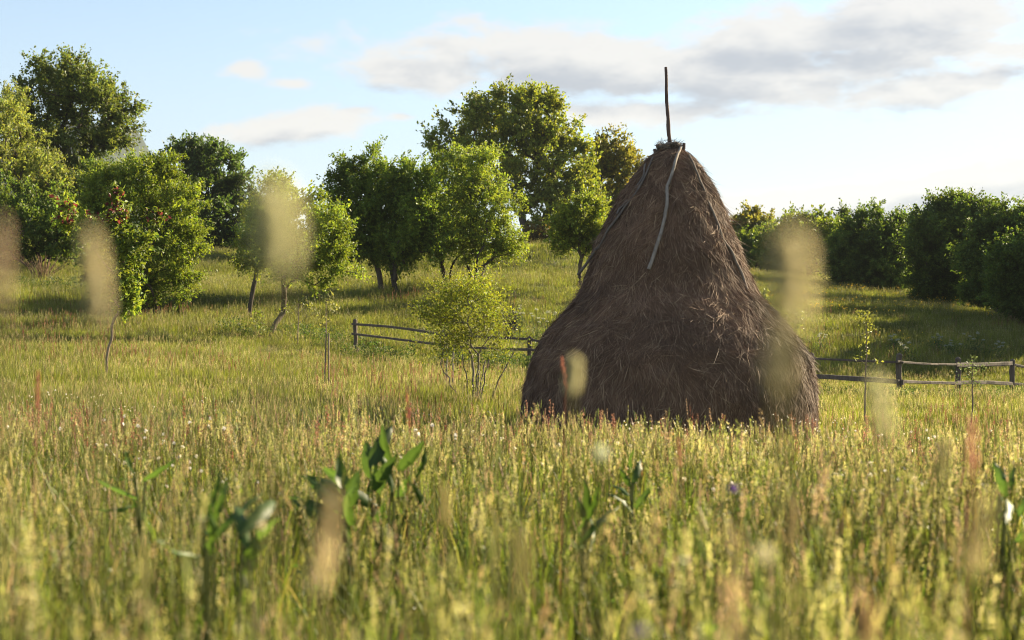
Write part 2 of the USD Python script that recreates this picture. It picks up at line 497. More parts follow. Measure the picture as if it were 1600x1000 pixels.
    gz = ground(pos[:, 0], pos[:, 1], False)
    keep = pos[:, 2] > gz + 0.12
    pos, off, ci = pos[keep], off[keep], ci[keep]
    n = len(pos)
    col = np.array(color) * (1 + vary * rng.uniform(-1, 1, (clusters, 1)))[ci] * (1 + vary * rng.normal(0, 0.6, (n, 1))).clip(0.4, 1.8)
    col = col * (1 + rng.normal(0, 0.10, (n, 1)) * [1.2, 0.2, -0.6])
    if accent is not None:
        acol, frac, where = accent
        isa = (rng.uniform(0, 1, n) < frac) & (pos[:, 2] > centre[2] + 0.42 * (top - centre[2]))
        col[isa] = np.array(acol) * (1 + 0.2 * rng.normal(0, 1, (isa.sum(), 1)))
    V, Fc, tc = leaves(pos - b, unit(off) * 0.8 + [0, 0, 0.1], leaf, rng, np.clip(col, 0.005, 0.6), droop, slim)
    x = thing(name, label, category, b, group=group)
    V1, F1, t1 = root_mb.arrays()
    part(x, "trunk" if stems == 1 else "stems", V1, F1, BARK, t1, smooth=True)
    if mb.v:
        V2, F2, t2 = mb.arrays()
        part(x, "branches", V2, F2, BARK, t2, smooth=True)
    part(x, "crown", V, Fc, LEAF, tc)
    return x


G_LEFT, G_MID, G_HEDGE = "trees on the left slope", "small trees behind the rail fence", "trees of the dark row on the right"
TREES = [
    # ---- left slope
    dict(name="oak_tree", label="tall open-crowned dark oak towering above the left trees", category="tree", base=(118, 0), d=82, clusters=330, per=80, leaf=0.17, color=(0.062, 0.085, 0.030), trunk_r=0.34, fork=0.22,
         blobs=[(95, 135, 62, 50), (60, 195, 50, 55), (150, 160, 50, 48), (185, 190, 45, 42), (105, 220, 65, 55), (160, 225, 38, 30), (30, 165, 22, 40), (60, 105, 28, 22), (110, 105, 30, 22), (75, 270, 60, 40)], seed=11, cl_r=0.42, fill=0.4, group=G_LEFT),
    dict(name="willow_tree", label="pale olive willow at the left edge in front of the oak", category="tree", base=(5, 0), d=72, clusters=330, per=85, leaf=0.16, color=(0.11, 0.135, 0.055), trunk_r=0.25, fork=0.15, stems=3,
         blobs=[(-30, 200, 70, 70), (10, 250, 75, 65), (65, 285, 55, 50), (-20, 310, 80, 80), (85, 320, 45, 45), (20, 170, 35, 35)], seed=12, slim=0.38, cl_r=0.4, group=G_LEFT),
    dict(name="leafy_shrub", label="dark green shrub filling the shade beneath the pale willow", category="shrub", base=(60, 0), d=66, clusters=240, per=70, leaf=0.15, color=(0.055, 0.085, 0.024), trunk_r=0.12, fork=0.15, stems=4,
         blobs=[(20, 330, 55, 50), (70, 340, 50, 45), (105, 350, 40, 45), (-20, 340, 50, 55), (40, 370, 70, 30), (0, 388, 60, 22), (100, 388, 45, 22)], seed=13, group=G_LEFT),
    dict(name="willow_bush", label="broad sunlit yellow green bush on thin stems behind the red-tipped sapling", category="bush", base=(250, 0), d=52, clusters=560, per=80, leaf=0.11, color=(0.085, 0.118, 0.024), trunk_r=0.07, fork=0.2, stems=7,
         blobs=[(225, 300, 70, 50), (270, 340, 55, 60), (185, 335, 60, 65), (160, 300, 35, 45), (245, 400, 65, 60), (190, 420, 55, 50), (255, 270, 35, 28), (290, 370, 32, 45), (200, 455, 55, 28), (280, 440, 36, 34)], seed=14, slim=0.42, cl_r=0.27, group=G_LEFT),
    dict(name="dense_tree", label="dense dark green rounded tree against the sky left of the leaning tree", category="tree", base=(312, 0), d=98, clusters=420, per=80, leaf=0.22, color=(0.036, 0.062, 0.022), trunk_r=0.35, fork=0.2,
         blobs=[(285, 265, 55, 48), (335, 275, 55, 50), (310, 330, 80, 60), (265, 320, 40, 60), (365, 320, 30, 60), (300, 240, 40, 28), (300, 375, 70, 24), (360, 372, 40, 24), (385, 330, 20, 48)], seed=15, cl_r=0.42, shell=0.33, group=G_LEFT),
    dict(name="leafy_shrub", label="low shrub at the foot of the dark round tree", category="shrub", base=(140, 0), d=74, clusters=160, per=70, leaf=0.14, color=(0.06, 0.09, 0.025), trunk_r=0.1, fork=0.15, stems=3,
         blobs=[(130, 350, 45, 55), (150, 300, 35, 45), (175, 290, 35, 40)], seed=16, group=G_LEFT),
    # ---- the leaning tree and its neighbours
    dict(name="plum_tree", label="leaning plum tree with forked trunk at the left end of the rail fence", category="tree", base=(418, 0), d=45, clusters=230, per=75, leaf=0.085, color=(0.09, 0.125, 0.028), trunk_r=0.085, fork=0.2, stems=2,
         blobs=[(440, 330, 48, 45), (490, 345, 48, 48), (470, 390, 65, 40), (515, 395, 35, 35), (415, 370, 35, 45), (530, 350, 20, 28), (540, 425, 28, 14), (440, 300, 25, 25), (455, 420, 45, 22), (500, 435, 25, 12)], seed=21, cl_r=0.24, group=G_MID),
    dict(name="plum_tree", label="slim tree with a bare brown trunk just left of the leaning plum tree", category="tree", base=(388, 0), d=50, clusters=110, per=65, leaf=0.09, color=(0.10, 0.125, 0.03), trunk_r=0.08, fork=0.35,
         blobs=[(410, 350, 42, 55), (400, 400, 35, 35), (430, 310, 28, 35)], seed=22, cl_r=0.25, group=G_MID),
    dict(name="plum_tree", label="dark green tree with one dark trunk left of the forked one", category="tree", base=(596, 0), d=61, clusters=330, per=75, leaf=0.115, color=(0.065, 0.10, 0.021), trunk_r=0.12, fork=0.26,
         blobs=[(590, 270, 28, 48), (560, 300, 42, 45), (600, 330, 55, 48), (560, 365, 45, 40), (600, 385, 45, 32), (540, 270, 22, 25), (525, 310, 18, 28)], seed=23, cl_r=0.3, group=G_MID),
    dict(name="plum_tree", label="dark green tree with a forked dark trunk beside the tree with one trunk", category="tree", base=(621, 0), d=60, clusters=260, per=75, leaf=0.115, color=(0.075, 0.112, 0.022), trunk_r=0.12, fork=0.24, stems=2,
         blobs=[(640, 290, 38, 42), (650, 340, 45, 48), (630, 380, 40, 35), (670, 320, 25, 40), (675, 370, 28, 35)], seed=24, cl_r=0.3, group=G_MID),
    dict(name="cherry_tree", label="light green tree with spreading dark branches before the walnut, left trunk", category="tree", base=(699, 0), d=64, clusters=260, per=60, leaf=0.105, color=(0.085, 0.12, 0.027), trunk_r=0.1, fork=0.2, stems=2,
         blobs=[(705, 270, 38, 42), (690, 330, 40, 55), (720, 360, 40, 45), (730, 290, 30, 40), (680, 380, 28, 30)], seed=25, cl_r=0.3, group=G_MID),
    dict(name="cherry_tree", label="light green many-stemmed tree before the walnut, right of its dark-branched neighbour", category="tree", base=(742, 0), d=62, clusters=280, per=60, leaf=0.10, color=(0.10, 0.135, 0.03), trunk_r=0.09, fork=0.2, stems=3,
         blobs=[(755, 270, 40, 42), (775, 325, 38, 52), (750, 370, 50, 45), (735, 310, 35, 45), (795, 380, 25, 35)], seed=26, cl_r=0.28, group=G_MID),
    dict(name="walnut_tree", label="large spreading yellow green walnut on the crest with sky showing through", category="tree", base=(838, 0), d=100, clusters=460, per=62, leaf=0.24, color=(0.098, 0.122, 0.030), trunk_r=0.33, fork=0.16, stems=2,
         blobs=[(800, 185, 75, 45), (735, 205, 55, 42), (860, 215, 50, 45), (890, 265, 45, 55), (800, 250, 70, 60), (700, 225, 38, 30), (860, 315, 65, 50), (915, 310, 30, 50), (780, 165, 45, 24), (835, 165, 40, 24)], seed=27, cl_r=0.5, spread=0.12, shell=0.36, fill=0.25, group="walnut trees on the crest"),
    dict(name="walnut_tree", label="smaller bronze green walnut between the large walnut and the haystack", category="tree", base=(950, 0), d=106, clusters=190, per=55, leaf=0.24, color=(0.10, 0.102, 0.032), trunk_r=0.22, fork=0.22,
         blobs=[(955, 240, 38, 38), (975, 270, 28, 40), (935, 255, 25, 35), (955, 310, 38, 40)], seed=28, cl_r=0.45, spread=0.12, shell=0.38, fill=0.25, group="walnut trees on the crest"),
    dict(name="apple_tree", label="small bright apple tree with a short dark trunk left of the haystack", category="tree", base=(906, 0), d=60, clusters=200, per=70, leaf=0.10, color=(0.095, 0.125, 0.026), trunk_r=0.09, fork=0.28,
         blobs=[(905, 345, 40, 35), (925, 370, 32, 30), (885, 370, 25, 30), (915, 320, 22, 16)], seed=29, cl_r=0.25, group=G_MID),
    dict(name="hazel_shrub", label="feathery many-stemmed shrub with yellow green leaves left of the haystack", category="shrub", base=(737, 0), d=26, clusters=210, per=34, leaf=0.042, color=(0.092, 0.112, 0.024), trunk_r=0.022, fork=0.34, stems=8,
         blobs=[(735, 475, 48, 42), (690, 490, 40, 22), (765, 500, 28, 42), (720, 515, 48, 30), (750, 448, 34, 26), (662, 488, 24, 12), (705, 455, 30, 18), (775, 540, 18, 22), (700, 540, 25, 16)], seed=30, cl_r=0.17, wisp=1.5, shell=0.55, bark=(0.16, 0.13, 0.10)),
    dict(name="fruit_sapling", label="young fruit sapling with reddish shoot tips and a thin pale forked stem", category="sapling", base=(164, 0), d=28, clusters=95, per=32, leaf=0.095, color=(0.075, 0.105, 0.028), trunk_r=0.028, fork=0.3,
         blobs=[(185, 330, 16, 42), (200, 400, 38, 45), (240, 355, 12, 45), (105, 340, 14, 30), (150, 365, 30, 25), (190, 460, 28, 35)], seed=31, cl_r=0.15, bark=(0.20, 0.15, 0.11), accent=((0.12, 0.028, 0.042), 0.3, "top"), slim=0.6, spread=0.35, fill=0.4),
    dict(name="scrub", label="low brownish scrub on the crest at the foot of the large walnut", category="shrub", base=(862, 0), d=97, clusters=110, per=45, leaf=0.17, color=(0.085, 0.065, 0.03), trunk_r=0.06, fork=0.2, stems=4,
         blobs=[(850, 372, 35, 18), (885, 376, 30, 18), (825, 380, 22, 12)], seed=33, cl_r=0.35),
    dict(name="hedge_shrub", label="low hedge of green and brown shrubs seen between the trunks of the plum trees", category="shrub", base=(560, 0), d=90, clusters=200, per=55, leaf=0.17, color=(0.06, 0.07, 0.026), trunk_r=0.06, fork=0.2, stems=5,
         blobs=[(450, 372, 60, 28), (540, 376, 70, 28), (630, 382, 60, 26), (700, 388, 50, 22)], seed=34, cl_r=0.4),
    # ---- right row
    dict(name="bronze_tree", label="olive bronze tree top just right of the haystack at the far end of the row", category="tree", base=(1172, 0), d=110, clusters=150, per=60, leaf=0.24, color=(0.095, 0.098, 0.034), trunk_r=0.22, fork=0.25,
         blobs=[(1175, 350, 30, 22), (1160, 375, 28, 28), (1195, 375, 28, 30)], seed=41, cl_r=0.4, group=G_HEDGE),
    dict(name="row_tree", label="mid green bushy tree right beside the haystack's edge, low in the row", category="tree", base=(1180, 0), d=96, clusters=210, per=75, leaf=0.2, color=(0.06, 0.09, 0.022), trunk_r=0.18, fork=0.15, stems=2,
         blobs=[(1175, 395, 35, 30), (1205, 390, 30, 38), (1150, 400, 25, 28)], seed=42, cl_r=0.4, group=G_HEDGE),
    dict(name="row_tree", label="bright sunlit green tree behind the tall blurred grass head on the right", category="tree", base=(1260, 0), d=92, clusters=330, per=80, leaf=0.2, color=(0.075, 0.105, 0.024), trunk_r=0.22, fork=0.15, stems=2,
         blobs=[(1245, 375, 36, 36), (1285, 385, 32, 45), (1225, 395, 35, 38), (1270, 355, 18, 16)], seed=43, cl_r=0.4, group=G_HEDGE),
    dict(name="row_tree", label="narrow pointed tree top rising between the sunlit tree and the dark round one", category="tree", base=(1310, 0), d=100, clusters=130, per=70, leaf=0.2, color=(0.055, 0.085, 0.022), trunk_r=0.16, fork=0.2,
         blobs=[(1310, 352, 15, 26), (1312, 390, 25, 35), (1335, 375, 22, 30)], seed=44, cl_r=0.35, group=G_HEDGE),
    dict(name="row_tree", label="dark round tree, third and most evenly domed crown of the right row", category="tree", base=(1365, 0), d=80, clusters=520, per=120, leaf=0.15, color=(0.047, 0.075, 0.020), trunk_r=0.25, fork=0.15, stems=2,
         blobs=[(1365, 375, 52, 46), (1335, 400, 40, 48), (1400, 400, 32, 55), (1365, 425, 62, 34)], seed=45, cl_r=0.36, shell=0.33, group=G_HEDGE),
    dict(name="row_tree", label="tallest dark tree of the right row with a ragged sunlit top", category="tree", base=(1490, 0), d=73, clusters=600, per=120, leaf=0.14, color=(0.05, 0.078, 0.020), trunk_r=0.26, fork=0.15, stems=3,
         blobs=[(1465, 365, 45, 50), (1505, 350, 42, 42), (1455, 420, 38, 52), (1500, 420, 55, 58), (1535, 360, 30, 40), (1490, 325, 25, 18)], seed=46, cl_r=0.36, shell=0.33, group=G_HEDGE),
    dict(name="row_tree", label="dark dense tree of the right row between the tallest tree and the frame edge", category="tree", base=(1570, 0), d=67, clusters=520, per=115, leaf=0.135, color=(0.046, 0.073, 0.019), trunk_r=0.25, fork=0.15, stems=3,
         blobs=[(1575, 365, 50, 46), (1540, 415, 42, 62), (1600, 410, 50, 70), (1640, 380, 50, 60)], seed=47, cl_r=0.35, shell=0.33, group=G_HEDGE),
    dict(name="row_tree", label="nearest dark bushy tree of the right row, cut by the frame edge", category="tree", base=(1625, 0), d=60, clusters=420, per=115, leaf=0.125, color=(0.047, 0.077, 0.019), trunk_r=0.2, fork=0.15, stems=3,
         blobs=[(1605, 420, 50, 55), (1590, 455, 38, 45), (1650, 440, 60, 70)], seed=48, cl_r=0.33, shell=0.33, group=G_HEDGE),
    dict(name="row_tree", label="tree continuing the right row just outside the frame, nearer one", category="tree", base=(1813, 0), d=57, clusters=200, per=60, leaf=0.26, color=(0.047, 0.077, 0.019), trunk_r=0.22, fork=0.15, stems=2,
         blobs=[(1813, 365, 117, 140), (1830, 440, 120, 70)], seed=49, cl_r=0.45, shell=0.33),
    dict(name="row_tree", label="tree continuing the right row just outside the frame, farther one", category="tree", base=(1790, 0), d=64, clusters=200, per=60, leaf=0.26, color=(0.047, 0.077, 0.019), trunk_r=0.22, fork=0.15, stems=2,
         blobs=[(1790, 375, 115, 125), (1780, 440, 110, 60)], seed=50, cl_r=0.45, shell=0.33),
]
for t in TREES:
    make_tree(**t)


# ------------------------------------------------------------------ the haystack
rng = np.random.default_rng(77)
HC = at(1041, 600, 22.0)
HX, HY = HC[0], HC[1]
HB = float(ground(HX, HY)) - 0.12
prof_px = [(229, 8), (235, 19), (246, 33), (258, 44), (282, 60), (310, 79), (346, 95), (380, 111), (422, 124), (457, 139), (489, 166), (518, 192), (543, 210), (572, 222), (610, 230), (650, 232), (690, 230), (720, 226)]
PZ = np.array([at(1041, y, 22.0)[2] - HB for y, _ in prof_px])
PR = np.array([r_ * 22.0 / F * 0.985 for _, r_ in prof_px])
o = np.argsort(PZ)
PZ, PR = PZ[o], PR[o]
HTOP = PZ[-1]
zz = np.linspace(0.0, HTOP, 110)


def hay_r(z, ang):
    """Radius of the stack at a height and angle: the bell profile with slow lumps."""
    r0 = np.interp(z, PZ, PR)
    p = np.stack([np.cos(ang) * 1.6, np.sin(ang) * 1.6, z * 1.1], -1)
    return r0 * (1 + (fbm(p, 3, 9) - 0.5) * 0.07) + (fbm(p * 4, 3, 4) - 0.5) * 0.10


def hay_off(z):
    return np.stack([np.interp(z, [0, 1.5, 3.2, HTOP], [0.0, 0.06, 0.0, 0.08]), 0 * z], -1)


stack = thing("haystack", "tall bell-shaped brown haystack with a bare pole out of its top", "haystack", (HX, HY, HB))
NA = 170
ang = np.linspace(0, 2 * PI, NA, endpoint=False)
Zg, Ag = np.meshgrid(zz, ang, indexing="ij")
Rg = hay_r(Zg, Ag) - 0.03
Og = hay_off(Zg)
V = np.stack([Og[..., 0] + Rg * np.cos(Ag), Rg * np.sin(Ag), Zg], -1).reshape(-1, 3)
V[:, 2] += (fbm(V * 6, 3, 2) - 0.5) * 0.04
i, j = np.meshgrid(np.arange(109), np.arange(NA), indexing="ij")
i, j = i.ravel(), j.ravel()
k = (j + 1) % NA
Fc = np.vstack([np.stack([i * NA + j, i * NA + k, (i + 1) * NA + k], 1), np.stack([i * NA + j, (i + 1) * NA + k, (i + 1) * NA + j], 1)])
V = np.vstack([V, [[V[-NA:, 0].mean(), 0, HTOP + 0.03]]])
Fc = np.vstack([Fc, [[109 * NA + a_, 109 * NA + (a_ + 1) % NA, len(V) - 1] for a_ in range(NA)]])
part(stack, "hay_mound", V, Fc, HAY, (0.064, 0.041, 0.029), smooth=True)


def straw(n, lmin, lmax, width, lift, messy, zlo=0.02, zhi=None, clump=1):
    zhi = HTOP if zhi is None else zhi
    cum = np.cumsum(np.interp(zz, PZ, PR) * ((zz >= zlo) & (zz <= zhi)))
    z = np.interp(rng.uniform(0, cum[-1], n), cum, zz)
    a = np.where(rng.uniform(0, 1, n) < 0.8, -PI / 2 + rng.uniform(-2.0, 2.0, n), rng.uniform(0, 2 * PI, n))
    if clump > 1:
        z = np.clip(np.repeat(z[::clump], clump)[:n] + rng.normal(0, 0.035, n), 0.05, HTOP)
        a = np.repeat(a[::clump], clump)[:n] + rng.normal(0, 0.035, n) / np.maximum(np.interp(z, PZ, PR), 0.2)
    L = rng.uniform(lmin, lmax, n)
    messy = messy * np.interp(z, [0, 1.0, 1.6, 2.4, HTOP], [0.45, 0.55, 1.5, 1.15, 0.9])
    # clumped drift so that neighbouring straws lie alike
    drift = (fbm(np.stack([np.cos(a) * 5, np.sin(a) * 5, z * 4.0], -1), 3, 21) - 0.5) * 2.4 * messy + rng.normal(0, 0.22, n) * (1 + messy)
    if clump > 1:
        drift = np.repeat(drift[::clump], clump)[:n] + rng.normal(0, 0.3, n)
    flip = rng.uniform(0, 1, n) < 0.04 * messy
    drift = np.where(flip, rng.uniform(-1.6, 1.6, n), drift)
    S = 3
    pts = np.zeros((n, S, 3))
    bend = rng.normal(0, 0.25, n)
    zc, ac = z.copy(), a.copy()
    li = np.abs(rng.normal(0, lift, n)) * (1 + 1.6 * (rng.uniform(0, 1, n) < 0.06))
    for s in range(S):
        R0 = hay_r(np.clip(zc, 0, HTOP), ac)
        slope = (np.interp(np.clip(zc - 0.05, 0, HTOP), PZ, PR) - np.interp(np.clip(zc + 0.05, 0, HTOP), PZ, PR)) / 0.1
        rr = R0 + 0.004 + li * (s / (S - 1)) ** 1.5
        of = hay_off(np.clip(zc, 0, HTOP))
        pts[:, s] = np.stack([of[:, 0] + rr * np.cos(ac), rr * np.sin(ac), zc], -1)
        st = L / (S - 1)
        th = drift + bend * s / S
        down = st * np.cos(th) / np.sqrt(1 + slope ** 2)
        zc = np.maximum(zc - down, -0.02)
        ac = ac + st * np.sin(th) / np.maximum(R0, 0.08)
    outw = unit(np.stack([np.cos(a), np.sin(a), 0 * a], -1) + rng.normal(0, 0.5, (n, 3)))
    tdir = unit(pts[:, -1] - pts[:, 0])
    sd = unit(np.cross(tdir, outw))[:, None] * (width * rng.uniform(0.6, 1.3, (n, 1, 1))) * np.array([0.8, 1.0, 0.3])[None, :, None] * 0.5
    V = np.stack([pts - sd, pts + sd], 2).reshape(n, S * 2, 3)
    seg = np.array([[0, 1, 3], [0, 3, 2]])
    fc = np.vstack([seg + 2 * s for s in range(S - 1)])
    Fc = (np.arange(n)[:, None, None] * S * 2 + fc).reshape(-1, 3)
    u = rng.uniform(0, 1, (n, 1))
    tone = (fbm(np.stack([np.cos(a) * 2.2, np.sin(a) * 2.2, z * 1.7], -1), 3, 31) - 0.5)[:, None]
    col = np.where(u < 0.58, [[0.118, 0.068, 0.042]], np.where(u < 0.92, [[0.185, 0.113, 0.070]], [[0.36, 0.25, 0.15]])) * rng.uniform(0.7, 1.3, (n, 1)) * np.clip(1 + 1.3 * tone, 0.5, 1.8)
    return V.reshape(-1, 3), Fc, np.repeat(col, S * 2, 0)


mb = MB()
mb.add(*straw(105000, 0.14, 0.4, 0.0052, 0.016, 0.9))
mb.add(*straw(10000, 0.15, 0.36, 0.0055, 0.035, 2.0))
mb.add(*straw(14000, 0.12, 0.34, 0.0055, 0.05, 1.7, clump=28))
mb.add(*straw(2200, 0.15, 0.35, 0.006, 0.02, 1.6, HTOP - 0.6))
V, Fc, tc = mb.arrays()
g = part(stack, "straw", V, Fc, HAY, tc)
tag(g.GetPrim(), kind="stuff")


def hay_point(px, py, out=0.03):
    """A point on the front of the stack under a pixel, relative to the stack's base."""
    p = at(px, py, 22.0)
    zc = p[2] - HB
    dx = p[0] - HX
    for _ in range(12):
        cz = np.clip(zc, 0, HTOP)
        a_ = np.arctan2(-1.0, 0.0)
        ofx = float(hay_off(np.array([cz]))[0, 0])
        R0 = float(hay_r(np.array([cz]), np.array([-PI / 2]))[0])
        s_ = np.clip((dx - ofx) / max(R0, 0.05), -0.999, 0.999)
        a_ = -np.arccos(s_)
        R0 = float(hay_r(np.array([cz]), np.array([a_]))[0]) + out
        yd = R0 * math.sin(a_)
        depth = 22.0 + yd
        p = at(px, py, depth)
        zc, dx = p[2] - HB, p[0] - HX
    return np.array([dx, yd, zc])


def rough_pole(P, r0, r1, wob, n=26, sides=9, seed=0, tint=(0.10, 0.085, 0.075)):
    r = np.random.default_rng(seed)
    P = np.asarray(P, float)
    t = np.linspace(0, 1, n)
    tt = np.linspace(0, 1, len(P))
    Q = np.stack([np.interp(t, tt, P[:, c]) for c in range(3)], 1)
    if len(P) > 2:
        for _ in range(3):
            Q[1:-1] = (Q[:-2] + 2 * Q[1:-1] + Q[2:]) / 4
    Q += np.stack([fbm(np.stack([t * 5, 0 * t + seed + c * 7, 0 * t], -1), 3, seed) - 0.5 for c in range(3)], 1) * wob
    R = (r0 + (r1 - r0) * t) * (1 + 0.25 * (fbm(np.stack([t * 9, 0 * t + seed, 0 * t], -1), 2, seed + 3) - 0.5))
    V, Fc = tube(Q, R, sides)
    return V, Fc, np.broadcast_to(np.asarray(tint), V.shape)


top_c = hay_off(np.array([HTOP]))[0]
pt = at(1040, 104, 22.0) - [HX, HY, HB]
pb = at(1046, 235, 22.0) - [HX, HY, HB]
V, Fc, tc = rough_pole([[pb[0], 0, pb[2] - 0.5], [pb[0], 0, pb[2]], [pb[0] - 0.02, 0, pb[2] + 0.55], [pt[0], 0, pt[2]]], 0.042, 0.022, 0.05, seed=3, tint=(0.085, 0.055, 0.045))
part(stack, "pole", V, Fc, WOOD, tc, smooth=True, label="crooked bare pole rising from the top of the haystack")
for n_, (pts, r0, r1, tint, lab) in enumerate([
    ([(1061, 232), (1053, 262), (1043, 310), (1030, 365), (1012, 420)], 0.022, 0.028, (0.20, 0.17, 0.14), "grey stick hanging down the middle of the front"),
    ([(1074, 244), (1090, 272), (1110, 320), (1132, 368), (1150, 410), (1165, 450)], 0.016, 0.025, (0.17, 0.135, 0.105), "brown stick running down the right flank"),
    ([(1022, 252), (1004, 285), (980, 320), (956, 360), (930, 395), (904, 428)], 0.016, 0.022, (0.11, 0.09, 0.075), "stick down the left flank with its end standing clear"),
    ([(1012, 262), (990, 300), (966, 335)], 0.014, 0.018, (0.13, 0.11, 0.095), "short thin stick on the left shoulder"),
]):
    Q = np.array([hay_point(x_, y_, 0.062) for x_, y_ in pts])
    Q[0] = Q[0] + [0, 0.02, 0.04]
    V, Fc, tc = rough_pole(Q, r0, r1, 0.09, seed=10 + n_, tint=tint)
    part(stack, "stick", V, Fc, WOOD, tc, smooth=True, label=lab)
# the tied collar of straw and stick ends round the pole
mb = MB()
for k_ in range(2):
    a0 = rng.uniform(0, 2 * PI)
    th = np.linspace(0, 2 * PI, 26)
    rr = 0.13 + 0.02 * k_ % 0.05 + 0.02 * np.sin(3 * th + k_)
    mb.tube(np.stack([pb[0] + rr * np.cos(th + a0), rr * np.sin(th + a0), HTOP - 0.02 + 0.03 * k_ + 0.025 * np.sin(2 * th + k_)], 1), 0.026, 6, np.array([0.15, 0.12, 0.095]) * rng.uniform(0.7, 1.2))
V, Fc, tc = mb.arrays()
part(stack, "straw_rope", V, Fc, HAY, tc, smooth=True)
n = 420
a_ = rng.uniform(0, 2 * PI, n)
q0 = np.stack([pb[0] + 0.09 * np.cos(a_), 0.09 * np.sin(a_), HTOP - 0.06 + rng.uniform(0, 0.08, n)], 1)
d_ = unit(np.stack([np.cos(a_), np.sin(a_), rng.normal(0.1, 0.55, n)], 1) + rng.normal(0, 0.35, (n, 3)))
L_ = rng.uniform(0.08, 0.24, (n, 1))
V, Fc, tc = leaves(q0 + d_ * L_ * 0.5, d_, 0.16, rng, np.array([[0.10, 0.072, 0.052]]) * rng.uniform(0.6, 1.7, (n, 1)), 0.3, 0.07)
part(stack, "straw_tuft", V, Fc, HAY, tc)
for (x_, y_, dx_, h_) in [(1066, 236, 0.03, 0.16), (1059, 236, -0.02, 0.13), (1034, 238, -0.07, 0.16), (1028, 240, -0.05, 0.10)]:
    q0 = at(x_, y_, 21.95) - [HX, HY, HB]
    V, Fc, tc = rough_pole([q0 - [0, 0, 0.2], q0 + [dx_, 0, h_ * 0.75]], 0.03, 0.024, 0.01, n=6, seed=int(x_), tint=(0.10, 0.07, 0.055))
    part(stack, "stick_end", V, Fc, WOOD, tc, smooth=True)

# ------------------------------------------------------------------ the fence
post_at = [(555, 44.0, 500), (692, 43.2, 518), (827, 42.0, 527), (970, 40.6, 540), (1120, 39.0, 550), (1268, 37.4, 553), (1405, 36.0, 554), (1497, 38.2, 560), (1582, 40.4, 563), (1668, 42.5, 568)]
f0 = at(555, 500, 44.0)
fz = float(ground(f0[0], f0[1]))
ORG = np.array([f0[0], f0[1], fz])
fence = thing("rail_fence", "old weathered two-rail wooden fence running behind the haystack", "fence", ORG)
frng = np.random.default_rng(5)
tops = []


def bar(P0, P1, w, h, seed, tint, bow=0.03, n=9):
    """A hewn bar between two points: an uneven four-sided section, a little bowed."""
    r = np.random.default_rng(seed)
    t = np.linspace(0, 1, n)
    Q = P0 + (P1 - P0) * t[:, None]
    d_ = unit(P1 - P0)
    up = np.array([0, 0, 1.0]) if abs(d_[2]) < 0.8 else np.array([0, 1.0, 0])
    sd = unit(np.cross(d_, up))
    up = np.cross(sd, d_)
    Q = Q + up * (r.normal(0, bow) * np.sin(PI * t))[:, None] + sd * r.normal(0, 0.012, (n, 1))
    V = []
    for c, (a_, b_) in enumerate([(-1, -.7), (-.7, -1), (.7, -1), (1, -.7), (1, .7), (.7, 1), (-.7, 1), (-1, .7)]):
        V.append(Q + sd * a_ * w / 2 * (1 + r.normal(0, .07, (n, 1))) + up * b_ * h / 2 * (1 + r.normal(0, .07, (n, 1))))
    V = np.stack(V, 1).reshape(-1, 3)
    F_ = []
    for s in range(n - 1):
        for c in range(8):
            k2 = (c + 1) % 8
            F_ += [(s * 8 + c, s * 8 + k2, (s + 1) * 8 + k2), (s * 8 + c, (s + 1) * 8 + k2, (s + 1) * 8 + c)]
    for c in range(1, 7):
        F_ += [(0, c + 1, c), ((n - 1) * 8, (n - 1) * 8 + c, (n - 1) * 8 + c + 1)]
    return V, F_, np.broadcast_to(np.asarray(tint), V.shape)


fp = []
for n_, (px, d, ytop) in enumerate(post_at):
    p = at(px, ytop, d)
    gzv = float(ground(p[0], p[1]))
    tint = np.array([0.075, 0.058, 0.045]) * frng.uniform(0.8, 1.25)
    lean = frng.normal(0, 0.03, 2)
    A0 = np.array([p[0] - lean[0], p[1], gzv - 0.2]) - ORG
    B0 = p - ORG
    fp.append((p, gzv))
    w_ = 0.12 if n_ < 3 else 0.13
    V, F_, tc = bar(A0, B0, w_, w_ * 0.9, 50 + n_, tint, 0.01, 8)
    V = np.vstack([V, (B0 + [0, 0, 0.05])[None]])
    F_ = list(F_) + [((7) * 8 + c, (7) * 8 + (c + 1) % 8, len(V) - 1) for c in range(8)]
    part(fence, "post", V, F_, WOOD, np.broadcast_to(tint, V.shape))
# rails: (post index a, b, pixel y at a, pixel y at b, size)
for n_, (a_, b_, ya, yb, h_) in enumerate([
    (0, 1, 507, 523, .075), (1, 2, 523, 530, .07), (2, 3, 530, 545, .07), (3, 4, 545, 555, .07), (4, 5, 555, 560, .07), (5, 6, 560, 566, .055), (6, 7, 565, 569, .055), (7, 8, 570, 568, .11), (8, 9, 569, 584, .07),
    (0, 1, 522, 539, .07), (1, 2, 539, 546, .07), (2, 3, 546, 566, .07), (3, 4, 566, 584, .07), (4, 5, 584, 590, .07), (5, 6, 588, 597, .12), (6, 7, 596, 599, .08), (7, 8, 598, 600, .10), (8, 9, 600, 606, .08)]):
    pa, pb_ = post_at[a_], post_at[b_]
    A0, B0 = at(pa[0], ya, pa[1] - 0.09), at(pb_[0], yb, pb_[1] - 0.09)
    e = unit(B0 - A0)
    tint = np.array([0.085, 0.067, 0.053]) * frng.uniform(0.75, 1.25)
    V, F_, tc = bar(A0 - e * 0.12 + [0, -0.004 * (n_ % 2), 0] - ORG, B0 + e * 0.12 + [0, -0.03 * ((a_ + 1) % 2), 0] - ORG, 0.05, h_, 90 + n_, tint)
    part(fence, "rail", V, F_, WOOD, tc)
